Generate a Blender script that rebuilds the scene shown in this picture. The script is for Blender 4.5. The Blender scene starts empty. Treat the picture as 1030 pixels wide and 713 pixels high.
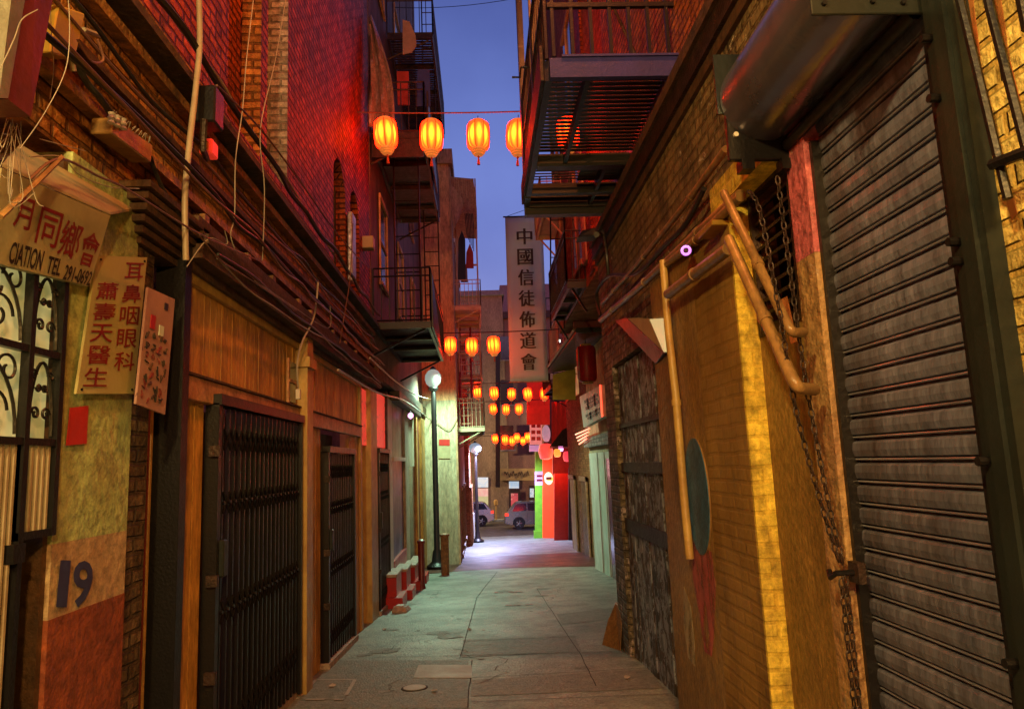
import bpy, bmesh, math, random
from mathutils import Vector, Matrix
rnd = random.Random(7)
SC = bpy.context.scene
COL = SC.collection
PI = math.pi

# ------------------------------------------------------------------ camera
FPX, PCX, PCY, CH = 720.0, 515.0, 356.5, 1.6
def _cd(u, v): return Vector(((u-PCX)/FPX, -(v-PCY)/FPX, -1.0)).normalized()
_Y = _cd(485, 466); _z0 = -_cd(343, -3860)
if _z0.y < 0: _z0 = -_z0
_Z = (_z0 - _Y*_z0.dot(_Y)).normalized(); _X = _Y.cross(_Z)
RW = Matrix((_X, _Y, _Z))
CAM = Vector((0, 0, CH))
def P(u, v, x):                      # survey helper: a point of a wall plane x = const
    d = RW @ _cd(u, v); return CAM + d*(x/d.x)
def Q(u, v, y):                      # a point of a cross plane y = const
    d = RW @ _cd(u, v); return CAM + d*(y/d.y)
cam_d = bpy.data.cameras.new('camera'); cam = bpy.data.objects.new('camera', cam_d); COL.objects.link(cam)
cam.matrix_world = Matrix.Translation(CAM) @ RW.to_4x4()
cam_d.sensor_fit = 'HORIZONTAL'; cam_d.sensor_width = 36; cam_d.lens = 36*FPX/1030
cam_d.clip_start = .05; cam_d.clip_end = 2000
SC.camera = cam

# ------------------------------------------------------------------ sky, dusk light, exposure
W = bpy.data.worlds.new('World'); SC.world = W; W.use_nodes = True
nt = W.node_tree; nt.nodes.clear()
sky = nt.nodes.new('ShaderNodeTexSky'); sky.sky_type = 'NISHITA'; sky.sun_disc = False
sky.sun_elevation = math.radians(1.0); sky.sun_rotation = math.radians(200); sky.ozone_density = 4.0; sky.dust_density = .6
tint = nt.nodes.new('ShaderNodeMix'); tint.data_type = 'RGBA'; tint.blend_type = 'MULTIPLY'; tint.inputs[0].default_value = 1
tint.inputs[7].default_value = (1.30, .52, .56, 1)
tc = nt.nodes.new('ShaderNodeTexCoord'); ns = nt.nodes.new('ShaderNodeTexNoise'); ns.inputs['Scale'].default_value = 3.5; ns.inputs['Detail'].default_value = 5
rp = nt.nodes.new('ShaderNodeValToRGB'); rp.color_ramp.elements[0].position = .3; rp.color_ramp.elements[0].color = (.74, .72, .80, 1)
rp.color_ramp.elements[1].position = .72; rp.color_ramp.elements[1].color = (1.15, 1.12, 1.08, 1)
cl = nt.nodes.new('ShaderNodeMix'); cl.data_type = 'RGBA'; cl.blend_type = 'MULTIPLY'; cl.inputs[0].default_value = 1
bg = nt.nodes.new('ShaderNodeBackground'); bg.inputs[1].default_value = 1.0
wo = nt.nodes.new('ShaderNodeOutputWorld')
nt.links.new(sky.outputs[0], tint.inputs[6]); nt.links.new(tint.outputs[2], cl.inputs[6])
nt.links.new(tc.outputs['Generated'], ns.inputs['Vector']); nt.links.new(ns.outputs[0], rp.inputs[0]); nt.links.new(rp.outputs[0], cl.inputs[7])
nt.links.new(cl.outputs[2], bg.inputs[0]); nt.links.new(bg.outputs[0], wo.inputs[0])
sd = bpy.data.lights.new('afterglow_sun', 'SUN'); sd.energy = .04; sd.angle = math.radians(20); sd.color = (.75, .7, 1)
so = bpy.data.objects.new('afterglow_sun', sd); COL.objects.link(so); so.rotation_euler = (math.radians(62), 0, math.radians(160))
SC.view_settings.view_transform = 'Standard'; SC.view_settings.look = 'None'
SC.view_settings.exposure = 0.2; SC.view_settings.gamma = 1.0; SC.view_settings.use_curve_mapping = False
SC.render.engine = 'CYCLES'
SC.cycles.use_denoising = True; SC.cycles.max_bounces = 5; SC.cycles.diffuse_bounces = 3; SC.cycles.glossy_bounces = 3
SC.cycles.transparent_max_bounces = 12; SC.cycles.sample_clamp_indirect = 4.0; SC.cycles.caustics_reflective = False; SC.cycles.caustics_refractive = False

# ------------------------------------------------------------------ materials
def _lk(nt, a, b): nt.links.new(a, b)
def mat(name, c1, c2=None, nscale=4.0, rough=.8, metal=0.0, bump=.25, bscale=30.0, brick=None, mortar=None, streak=0.0,
        dirt=None, dirt_amt=.5, dirt_scale=1.2, emit=None, estr=1.0, spots=None, spec=.4, ramp=(.35, .65), ndist=.0, grain=17.0, bvar=.45, ragged=None):
    m = bpy.data.materials.new(name); m.use_nodes = True; nt = m.node_tree; N = nt.nodes; b = N['Principled BSDF']
    b.inputs['Roughness'].default_value = rough; b.inputs['Metallic'].default_value = metal
    b.inputs['Specular IOR Level'].default_value = spec*(.3 if brick else 1)
    if c2 is None: c2 = tuple(v*.65 for v in c1)
    tc = N.new('ShaderNodeTexCoord'); geo = N.new('ShaderNodeNewGeometry')
    pos = geo.outputs['Position']
    n1 = N.new('ShaderNodeTexNoise'); n1.inputs['Scale'].default_value = nscale; n1.inputs['Detail'].default_value = 7; n1.inputs['Roughness'].default_value = .62
    n1.inputs['Distortion'].default_value = ndist
    mp = N.new('ShaderNodeMapping'); mp.inputs['Scale'].default_value = (1, 1, 1.0 if not streak else 1.0/(1+streak)); _lk(nt, pos, mp.inputs[0]); _lk(nt, mp.outputs[0], n1.inputs['Vector'])
    r1 = N.new('ShaderNodeValToRGB'); r1.color_ramp.elements[0].position = ramp[0]; r1.color_ramp.elements[1].position = ramp[1]
    r1.color_ramp.elements[0].color = (*c1, 1); r1.color_ramp.elements[1].color = (*c2, 1); _lk(nt, n1.outputs[0], r1.inputs[0])
    out = r1.outputs[0]; height = None
    if brick:
        bw, bh = brick
        sx = N.new('ShaderNodeSeparateXYZ'); _lk(nt, pos, sx.inputs[0])
        ad = N.new('ShaderNodeMath'); _lk(nt, sx.outputs[0], ad.inputs[0]); _lk(nt, sx.outputs[1], ad.inputs[1])
        wob = N.new('ShaderNodeTexNoise'); wob.inputs['Scale'].default_value = 3.0; _lk(nt, pos, wob.inputs['Vector'])
        wm = N.new('ShaderNodeMath'); wm.operation = 'MULTIPLY_ADD'; wm.inputs[1].default_value = .035; _lk(nt, wob.outputs[0], wm.inputs[0]); _lk(nt, sx.outputs[2], wm.inputs[2])
        cb = N.new('ShaderNodeCombineXYZ'); _lk(nt, ad.outputs[0], cb.inputs[0]); _lk(nt, wm.outputs[0], cb.inputs[1])
        bt = N.new('ShaderNodeTexBrick'); bt.inputs['Scale'].default_value = 1; bt.inputs['Brick Width'].default_value = bw; bt.inputs['Row Height'].default_value = bh
        bt.inputs['Mortar Size'].default_value = .014; bt.inputs['Mortar Smooth'].default_value = .5; bt.inputs['Bias'].default_value = -.1
        bt.inputs['Color1'].default_value = (1, 1, 1, 1); bt.inputs['Color2'].default_value = (bvar, bvar, bvar, 1); mo = mortar or (.35, .35, .35); bt.inputs['Mortar'].default_value = (*mo, 1)
        _lk(nt, cb.outputs[0], bt.inputs['Vector'])
        mx = N.new('ShaderNodeMix'); mx.data_type = 'RGBA'; mx.blend_type = 'MULTIPLY'; mx.inputs[0].default_value = 1
        _lk(nt, out, mx.inputs[6]); _lk(nt, bt.outputs['Color'], mx.inputs[7]); out = mx.outputs[2]
        inv = N.new('ShaderNodeMath'); inv.operation = 'SUBTRACT'; inv.inputs[0].default_value = 1; _lk(nt, bt.outputs['Fac'], inv.inputs[1]); height = inv.outputs[0]
    if dirt:
        nd = N.new('ShaderNodeTexNoise'); nd.inputs['Scale'].default_value = dirt_scale; nd.inputs['Detail'].default_value = 8; nd.inputs['Roughness'].default_value = .7
        md = N.new('ShaderNodeMapping'); md.inputs['Scale'].default_value = (2.2, 2.2, .7); md.inputs['Location'].default_value = (3.1, 1.7, .4); _lk(nt, pos, md.inputs[0]); _lk(nt, md.outputs[0], nd.inputs['Vector'])
        rd = N.new('ShaderNodeValToRGB'); rd.color_ramp.elements[0].position = .45; rd.color_ramp.elements[1].position = .68
        rd.color_ramp.elements[0].color = (0, 0, 0, 1); rd.color_ramp.elements[1].color = (dirt_amt,)*3+(1,); _lk(nt, nd.outputs[0], rd.inputs[0])
        mx = N.new('ShaderNodeMix'); mx.data_type = 'RGBA'; _lk(nt, rd.outputs[0], mx.inputs[0]); _lk(nt, out, mx.inputs[6]); mx.inputs[7].default_value = (*dirt, 1); out = mx.outputs[2]
    if spots:                                   # flaked paint: (colour, threshold, scale, vertical stretch)
        sc_, th, ss, st = spots
        nd = N.new('ShaderNodeTexNoise'); nd.inputs['Scale'].default_value = ss; nd.inputs['Detail'].default_value = 10; nd.inputs['Roughness'].default_value = .75; nd.inputs['Distortion'].default_value = .6
        md = N.new('ShaderNodeMapping'); md.inputs['Scale'].default_value = (1, 1, 1/st); _lk(nt, pos, md.inputs[0]); _lk(nt, md.outputs[0], nd.inputs['Vector'])
        rd = N.new('ShaderNodeValToRGB'); rd.color_ramp.elements[0].position = th; rd.color_ramp.elements[1].position = th+.03
        rd.color_ramp.elements[0].color = (0, 0, 0, 1); rd.color_ramp.elements[1].color = (1, 1, 1, 1); _lk(nt, nd.outputs[0], rd.inputs[0])
        mx = N.new('ShaderNodeMix'); mx.data_type = 'RGBA'; _lk(nt, rd.outputs[0], mx.inputs[0]); _lk(nt, out, mx.inputs[6]); mx.inputs[7].default_value = (*sc_, 1); out = mx.outputs[2]
    if bump >= .3:
        ng = N.new('ShaderNodeTexNoise'); ng.inputs['Scale'].default_value = grain; ng.inputs['Detail'].default_value = 6; ng.inputs['Roughness'].default_value = .8; _lk(nt, mp.outputs[0], ng.inputs['Vector'])
        rg = N.new('ShaderNodeMapRange'); rg.inputs[1].default_value = .33; rg.inputs[2].default_value = .67; rg.inputs[3].default_value = .45; rg.inputs[4].default_value = 1.35; _lk(nt, ng.outputs[0], rg.inputs[0])
        mg = N.new('ShaderNodeMix'); mg.data_type = 'RGBA'; mg.blend_type = 'MULTIPLY'; mg.inputs[0].default_value = 1; _lk(nt, out, mg.inputs[6]); _lk(nt, rg.outputs[0], mg.inputs[7]); out = mg.outputs[2]
    _lk(nt, out, b.inputs['Base Color'])
    if bump or height:
        nb = N.new('ShaderNodeTexNoise'); nb.inputs['Scale'].default_value = bscale; nb.inputs['Detail'].default_value = 6; _lk(nt, mp.outputs[0], nb.inputs['Vector'])
        h = nb.outputs[0]
        if height:
            ma = N.new('ShaderNodeMath'); ma.operation = 'MULTIPLY_ADD'; ma.inputs[1].default_value = .55; _lk(nt, h, ma.inputs[0]); _lk(nt, height, ma.inputs[2]); h = ma.outputs[0]
        bp = N.new('ShaderNodeBump'); bp.inputs['Strength'].default_value = min(1, bump); bp.inputs['Distance'].default_value = .03 if brick else .02; _lk(nt, h, bp.inputs['Height']); _lk(nt, bp.outputs[0], b.inputs['Normal'])
    rr = N.new('ShaderNodeMapRange'); rr.inputs[3].default_value = max(.05, rough-.15); rr.inputs[4].default_value = min(1, rough+.15); _lk(nt, n1.outputs[0], rr.inputs[0]); _lk(nt, rr.outputs[0], b.inputs['Roughness'])
    if ragged:                                  # worn-away patches let the wall below show through
        na = N.new('ShaderNodeTexNoise'); na.inputs['Scale'].default_value = 11; na.inputs['Detail'].default_value = 9; na.inputs['Roughness'].default_value = .75; ma_ = N.new('ShaderNodeMapping'); ma_.inputs['Scale'].default_value = (1, 1, .3); _lk(nt, pos, ma_.inputs[0]); _lk(nt, ma_.outputs[0], na.inputs['Vector'])
        ra = N.new('ShaderNodeValToRGB'); ra.color_ramp.elements[0].position = ragged; ra.color_ramp.elements[1].position = ragged+.12; ra.color_ramp.elements[0].color = (.85, .85, .85, 1); ra.color_ramp.elements[1].color = (0, 0, 0, 1); _lk(nt, na.outputs[0], ra.inputs[0]); _lk(nt, ra.outputs[0], b.inputs['Alpha'])
    if emit:
        b.inputs['Emission Color'].default_value = (*emit, 1); b.inputs['Emission Strength'].default_value = estr
    return m

RB = (.215, .077)
m_brick_red = mat('red_brick', (.58, .10, .018), (.30, .05, .012), 6, brick=RB, mortar=(.22, .2, .18), bump=1, dirt=(.05, .03, .025), dirt_amt=.7, rough=.55)
m_brick_or = mat('orange_brick', (.56, .21, .05), (.38, .12, .03), 6, brick=RB, mortar=(.3, .3, .3), bump=1, dirt=(.08, .05, .03), dirt_amt=.6, rough=.6)
m_brick_yel = mat('painted_yellow_brick', (.78, .62, .22), (.55, .40, .12), 5, brick=RB, mortar=(.62, .55, .45), bump=1, dirt=(.12, .08, .03), dirt_amt=.6, rough=.55)
m_brick_ochre = mat('dirty_ochre_brick', (.36, .25, .12), (.15, .11, .06), 3, brick=(.225, .085), mortar=(.62, .6, .58), bvar=.72, bump=.9, dirt=(.05, .045, .04), dirt_amt=.85, rough=.6, spots=((.50, .44, .34), .60, 6, .8))
m_brick_grey = mat('grey_painted_brick', (.42, .36, .34), (.28, .22, .2), 5, brick=RB, mortar=(.5, .5, .5), bump=.8, rough=.6)
m_brick_pink = mat('pink_brick', (.50, .22, .10), (.38, .14, .07), 4, brick=RB, mortar=(.7, .65, .6), bump=.6)
m_brick_brown = mat('brown_brick', (.16, .10, .06), (.08, .05, .035), 6, brick=RB, mortar=(.5, .5, .5), bump=1, rough=.5)
m_plaster = mat('ochre_plaster', (.34, .20, .055), (.22, .12, .033), 1.6, bump=.55, bscale=34, streak=.6, dirt=(.11, .06, .02), dirt_amt=.75, rough=.55, spots=((.17, .10, .04), .67, 9, 1.5), grain=30)
m_plbrick = mat('ochre_plaster_over_brick', (.34, .20, .055), (.22, .12, .033), 1.8, bump=.29, bscale=30, brick=RB, mortar=(.90, .88, .85), bvar=.97, dirt=(.11, .06, .02), dirt_amt=.85, rough=.55, grain=26)
m_pier = mat('yellow_chipped_paint', (.84, .64, .09), (.62, .42, .06), 3, bump=.34, bscale=20, brick=RB, mortar=(.92, .88, .85), bvar=.97, dirt=(.20, .13, .04), dirt_amt=.9, dirt_scale=2.5, rough=.5, spots=((.16, .12, .06), .64, 9, 1.5))
m_magenta = mat('magenta_flaked_paint', (.50, .12, .16), (.38, .10, .12), 4, bump=1, bscale=24, rough=.5, spots=((.45, .36, .3), .60, 9, 1.5))
m_pinkpl = mat('pink_to_ochre_plaster', (.44, .28, .12), (.32, .18, .07), 2, bump=1, bscale=18, dirt=(.15, .05, .05), dirt_amt=.6, rough=.55, spots=((.45, .36, .3), .62, 7, 1.5))
m_cream = mat('cream_plaster', (.44, .38, .27), (.34, .28, .18), 1.2, bump=.3, streak=3, dirt=(.2, .15, .1), dirt_amt=.5)
m_tan = mat('tan_stucco', (.56, .36, .21), (.42, .26, .15), 1.2, bump=.3, streak=3, dirt=(.14, .09, .06), dirt_amt=.6)
m_dark_st = mat('dark_stucco', (.16, .09, .07), (.08, .05, .045), 2, bump=.5, streak=3)
m_maroon = mat('maroon_paint', (.16, .02, .02), (.09, .015, .015), 3, rough=.4, bump=.15)
m_mould = mat('dark_brown_moulding', (.10, .045, .018), (.04, .02, .01), 5, bump=.5, rough=.7, dirt=(.02, .02, .02), streak=0)
m_mould_or = mat('worn_orange_moulding', (.36, .15, .045), (.16, .07, .022), 5, bump=.8, rough=.5, dirt=(.03, .02, .02), dirt_amt=.8, dirt_scale=3)
m_board = mat('orange_brown_boards', (.62, .34, .08), (.46, .22, .05), 3, bump=.3, bscale=22, streak=3, rough=.5, dirt=(.13, .06, .02), dirt_amt=.7, dirt_scale=2)
m_rail = mat('salmon_painted_rail', (.50, .25, .12), (.38, .17, .08), 4, bump=.3, rough=.45, dirt=(.12, .06, .03), dirt_scale=3)
m_pipey = mat('ochre_painted_pipe', (.46, .31, .09), (.34, .20, .06), 5, bump=.25, rough=.4, dirt=(.14, .08, .03), dirt_scale=3)
m_pipe_br = mat('brown_painted_pipe', (.30, .17, .06), (.19, .10, .035), 9, rough=.36, bump=.12, bscale=70, dirt=(.06, .03, .015), dirt_scale=6)
m_iron = mat('black_iron', (.011, .010, .011), (.006, .005, .006), 10, rough=.38, metal=.2, bump=.15, bscale=60)
m_iron_br = mat('rusty_dark_iron', (.05, .026, .02), (.02, .012, .01), 8, rough=.5, metal=.3, bump=.4, bscale=50)
m_iron_gr = mat('grey_green_steel', (.020, .026, .025), (.012, .016, .015), 4, rough=.4, metal=.3, bump=.15, dirt=(.03, .026, .02), dirt_amt=.5)
m_purple = mat('sky_tinted_steel', (.035, .035, .20), (.025, .025, .14), 4, rough=.5, metal=.2, bump=.2)  # purple of the sky's light is put into the steel colour
m_shutter = mat('weathered_shutter_steel', (.23, .245, .37), (.14, .15, .23), 2.5, rough=.36, metal=.35, bump=.3, bscale=40, streak=4, dirt=(.06, .04, .035), dirt_amt=.7, spots=((.24, .26, .36), .66, 3.5, .5))
m_bead = mat('slat_edge_highlight', (.42, .43, .55), None, 6, rough=.32, metal=.7, bump=0)  # brighter metal paints the highlight line along each slat
m_hood = mat('galvanised_hood', (.30, .30, .42), (.22, .22, .32), 1.4, rough=.24, metal=.8, bump=.08, dirt=(.14, .11, .10), dirt_amt=.6)
m_galv = mat('galvanised_plate', (.30, .29, .24), (.20, .19, .15), 6, rough=.45, metal=.6, bump=.15)
m_white_cable = mat('pale_cable', (.30, .26, .22), None, 5, rough=.5, bump=0)
m_cable = mat('black_cable', (.02, .018, .016), None, 5, rough=.45, bump=0)
m_cable_r = mat('red_brown_cable', (.16, .07, .05), None, 5, rough=.4, bump=0)
m_conduit = mat('pale_conduit', (.34, .27, .19), (.24, .17, .11), 6, rough=.4, bump=.1)
m_gold = mat('gold_box', (.50, .30, .05), (.36, .2, .03), 5, rough=.4, metal=.4, bump=.15)
m_sign = mat('aged_cream_sign', (.38, .33, .20), (.27, .22, .13), 3, rough=.5, bump=.08, dirt=(.25, .16, .09), dirt_amt=.5, dirt_scale=2)
m_signo = mat('aged_sign_board', (.38, .33, .16), (.30, .30, .12), 2, rough=.45, bump=.08, dirt=(.28, .2, .09), dirt_amt=.5, dirt_scale=2)
m_red_ink = mat('red_lettering', (.22, .012, .015), None, 5, rough=.5, bump=0)
m_black_ink = mat('black_lettering', (.02, .016, .016), None, 5, rough=.5, bump=0)
m_blue_ink = mat('blue_number_paint', (.03, .035, .13), (.02, .02, .08), 9, rough=.5, bump=0)
m_pierpaint = mat('green_cream_pier_paint', (.38, .46, .20), (.29, .34, .14), 5, rough=.4, bump=.4, dirt=(.26, .17, .08), dirt_amt=.6, dirt_scale=4)
m_numberground = mat('pale_pink_number_ground', (.40, .28, .17), (.32, .2, .12), 5, rough=.45, bump=.3)
m_redbase = mat('orange_red_pier_paint', (.24, .058, .022), (.17, .04, .02), 5, rough=.5, bump=.5, spots=((.5, .36, .25), .72, 14, 1))
m_redpaint = mat('red_gloss_paint', (.42, .02, .02), (.30, .02, .02), 5, rough=.35, bump=.15)
m_cap = mat('worn_stone_cap', (.45, .36, .28), (.3, .22, .18), 6, rough=.6, bump=.3)
m_conc = None
m_glass_dk = mat('dark_glass', (.015, .018, .022), (.01, .01, .012), 3, rough=.1, spec=.8, bump=.05, bscale=3)
m_bluedoor = mat('blue_black_door', (.02, .05, .14), (.012, .03, .08), 3, rough=.35, bump=.1)
m_white = mat('off_white_paint', (.62, .60, .54), (.5, .47, .42), 3, rough=.5, bump=.1, dirt=(.25, .2, .16), dirt_scale=2)
m_greenwhite = mat('pale_green_paint', (.50, .56, .47), (.40, .46, .38), 3, rough=.45, bump=.1, dirt=(.22, .22, .17), dirt_scale=2)
m_green = mat('bright_green_post_paint', (.16, .52, .03), (.10, .38, .02), 3, rough=.45, bump=.1)
m_yelban = mat('yellow_banner_cloth', (.50, .40, .05), (.36, .28, .04), 3, rough=.7, bump=.1)
m_cloth = mat('banner_canvas', (.44, .66, .74), (.38, .56, .62), 1.5, rough=.85, bump=.15, streak=2)
m_teal = mat('teal_oval_paint', (.03, .12, .22), (.02, .08, .15), 6, rough=.5, bump=.3, bscale=60)
m_pinkst = mat('pink_paint_stain', (.48, .09, .10), (.42, .12, .10), 7, rough=.6, bump=.3, streak=3, ragged=.48)
m_palest = mat('pale_paint_stain', (.52, .45, .32), (.42, .32, .2), 7, rough=.6, bump=.3, streak=3, ragged=.47)
m_plank = mat('graffiti_planks', (.09, .055, .035), (.03, .025, .02), 6, rough=.55, bump=.7, bscale=25, streak=3, spots=((.30, .33, .42), .49, 8, 1.2))
m_plank2 = mat('old_planks', (.26, .15, .07), (.10, .065, .04), 5, rough=.55, bump=.6, bscale=20, streak=8, spots=((.36, .36, .32), .66, 4, 5))
m_dk_wood = mat('dark_cross_rail', (.055, .038, .03), (.03, .022, .02), 5, rough=.5, bump=.5)
m_paper = mat('scrap_paper', (.45, .42, .36), None, 8, rough=.9, bump=.1)
m_gatedoor = mat('dark_red_brown_door', (.07, .028, .016), (.035, .016, .01), 4, rough=.5, bump=.3, streak=3)
m_wedge = mat('ochre_wood_wedge', (.34, .18, .06), (.24, .12, .04), 4, rough=.6, bump=.4)
m_scribble = mat('weathered_graffiti_brick', (.30, .24, .16), (.12, .10, .08), 4, rough=.6, bump=1, brick=RB, mortar=(.5, .5, .5), spots=((.42, .34, .34), .56, 9, 1.6))
m_rust = mat('rust_streak', (.36, .10, .03), (.28, .13, .04), 6, rough=.6, bump=.2, ragged=.5)
m_tarp = mat('pale_plastic_sheet', (.26, .18, .17), (.18, .12, .12), 2, rough=.3, bump=.3, bscale=8)
m_clothblue = mat('blue_cloth', (.03, .05, .28), None, 4, rough=.8, bump=.2)
m_clothpink = mat('pale_pink_cloth', (.28, .2, .2), None, 4, rough=.8, bump=.2)
m_clothred = mat('red_cloth', (.42, .04, .04), None, 4, rough=.8, bump=.2)
m_ducting = mat('silver_foil_duct', (.55, .52, .52), (.35, .33, .33), 6, rough=.35, metal=.5, bump=.5, bscale=20)
m_rubber = mat('tyre_rubber', (.02, .02, .02), None, 5, rough=.8, bump=.1)
m_silver = mat('silver_car_paint', (.12, .13, .15), (.10, .11, .13), 2, rough=.25, metal=.6, bump=0)
m_carb = mat('pearl_car_paint', (.12, .11, .13), (.10, .09, .11), 2, rough=.25, metal=.5, bump=0)
m_chrome = mat('wheel_alloy', (.5, .5, .5), None, 5, rough=.3, metal=.9, bump=0)
m_teallt = mat('red_lens', (.4, .02, .02), None, 4, rough=.2, bump=0, emit=(1, .05, .02), estr=1.2)
m_fleece = mat('far_facade_stone', (.26, .20, .13), (.19, .14, .09), 1, rough=.8, bump=.3, streak=3, dirt=(.1, .08, .06))
m_fgrey = mat('grey_facade', (.20, .19, .20), (.15, .14, .15), 1, rough=.8, bump=.3, streak=3)

def glow(name, c, s):
    m = bpy.data.materials.new(name); m.use_nodes = True; N = m.node_tree.nodes; b = N['Principled BSDF']
    b.inputs['Base Color'].default_value = (.5, .5, .5, 1); b.inputs['Emission Color'].default_value = (*c, 1); b.inputs['Emission Strength'].default_value = s
    return m
def patterned_glow(name, c1, c2, s, sc=3):
    m = glow(name, c1, s); nt = m.node_tree; N = nt.nodes; b = N['Principled BSDF']
    n = N.new('ShaderNodeTexNoise'); n.inputs['Scale'].default_value = sc; g = N.new('ShaderNodeNewGeometry'); _lk(nt, g.outputs['Position'], n.inputs['Vector'])
    r = N.new('ShaderNodeValToRGB'); r.color_ramp.elements[0].position = .4; r.color_ramp.elements[1].position = .6
    r.color_ramp.elements[0].color = (*c1, 1); r.color_ramp.elements[1].color = (*c2, 1); _lk(nt, n.outputs[0], r.inputs[0]); _lk(nt, r.outputs[0], b.inputs['Emission Color'])
    return m
def core():
    m = bpy.data.materials.new('lantern_bulb_glow'); m.use_nodes = True; nt = m.node_tree; N = nt.nodes; N.clear()
    o = N.new('ShaderNodeOutputMaterial'); e = N.new('ShaderNodeEmission'); tc = N.new('ShaderNodeTexCoord'); sp = N.new('ShaderNodeSeparateXYZ'); _lk(nt, tc.outputs['Object'], sp.inputs[0])
    ab = N.new('ShaderNodeMath'); ab.operation = 'ABSOLUTE'; _lk(nt, sp.outputs[2], ab.inputs[0])
    mr = N.new('ShaderNodeMapRange'); mr.inputs[1].default_value = .02; mr.inputs[2].default_value = .19; _lk(nt, ab.outputs[0], mr.inputs[0])
    cr = N.new('ShaderNodeValToRGB'); cr.color_ramp.elements[0].color = (1, .50, .08, 1); cr.color_ramp.elements[1].color = (.30, .045, .005, 1); cr.color_ramp.elements[1].position = 1.0
    x = cr.color_ramp.elements.new(.55); x.color = (.85, .20, .02, 1); _lk(nt, mr.outputs[0], cr.inputs[0])
    at = N.new('ShaderNodeMath'); at.operation = 'ARCTAN2'; _lk(nt, sp.outputs[1], at.inputs[0]); _lk(nt, sp.outputs[0], at.inputs[1])
    m8 = N.new('ShaderNodeMath'); m8.operation = 'MULTIPLY'; m8.inputs[1].default_value = 8; _lk(nt, at.outputs[0], m8.inputs[0])
    co = N.new('ShaderNodeMath'); co.operation = 'COSINE'; _lk(nt, m8.outputs[0], co.inputs[0])
    st = N.new('ShaderNodeMapRange'); st.inputs[1].default_value = -1; st.inputs[2].default_value = 1; st.inputs[3].default_value = 3.0; st.inputs[4].default_value = 28.0; _lk(nt, co.outputs[0], st.inputs[0])
    _lk(nt, cr.outputs[0], e.inputs[0]); _lk(nt, st.outputs[0], e.inputs[1]); _lk(nt, e.outputs[0], o.inputs[0]); return m
m_core = core()
def shell():
    m = bpy.data.materials.new('lantern_red_silk'); m.use_nodes = True; nt = m.node_tree; N = nt.nodes; N.clear()
    o = N.new('ShaderNodeOutputMaterial'); t = N.new('ShaderNodeBsdfTransparent'); t.inputs[0].default_value = (.95, .115, .02, 1)
    e = N.new('ShaderNodeEmission'); e.inputs[0].default_value = (1, .014, .002, 1); e.inputs[1].default_value = 9.0
    a = N.new('ShaderNodeAddShader'); _lk(nt, t.outputs[0], a.inputs[0]); _lk(nt, e.outputs[0], a.inputs[1]); _lk(nt, a.outputs[0], o.inputs[0])
    return m
m_shell = shell()
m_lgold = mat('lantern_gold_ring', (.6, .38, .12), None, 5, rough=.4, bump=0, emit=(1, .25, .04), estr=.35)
m_tassel = mat('lantern_tassel', (.5, .08, .03), None, 5, rough=.8, bump=0)
m_lrib = mat('lantern_rib', (.05, .008, .004), None, 5, rough=.8, bump=0)
m_lamp_w = glow('mercury_lamp_glow', (.72, .85, .76), .34)
m_lamp_b = glow('cool_lamp_glow', (.5, .66, .85), .4)
for _m in (m_lamp_w, m_lamp_b): _m.node_tree.nodes['Principled BSDF'].inputs['Base Color'].default_value = (.06, .06, .06, 1)
m_transom = patterned_glow('lit_frosted_glass', (.62, .56, .20), (.34, .32, .09), .42, 9)
m_redwin = patterned_glow('red_lit_glass', (1, .03, .02), (.25, .02, .015), .8, 14)
m_redneon = glow('red_neon', (1, .05, .02), 3.0)
m_litpanel = mat('red_orange_lit_door', (.75, .08, .02), (.7, .06, .015), 3, rough=.5, bump=.05, emit=(1, .06, .012), estr=.55)  # neon light on the panel is put in as its own glow
m_reddoor = mat('red_door', (.55, .03, .015), (.42, .02, .01), 3, rough=.45, bump=.1)
m_purple_led = glow('purple_ring_led', (.62, .10, .95), 1.5)
m_pinklamp = glow('pink_bulb', (1, .35, .8), 2.5)
m_winw = patterned_glow('bluish_lit_window', (.30, .55, .75), (.5, .65, .7), .7, 5)
m_wingr = patterned_glow('green_lit_window', (.18, .30, .06), (.30, .38, .10), .6, 5)
m_winpk = patterned_glow('pink_lit_window', (.7, .25, .25), (.7, .4, .35), .6, 5)
m_winor = patterned_glow('warm_lit_window', (.6, .3, .1), (.35, .12, .04), .5, 4)
m_star = glow('bare_bulb', (1, .85, .6), 8.0)
m_posterm = mat('pink_poster_paper', (.34, .19, .16), (.26, .14, .12), 5, rough=.6, bump=.1, spots=((.12, .05, .05), .60, 16, 2.2))

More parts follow.
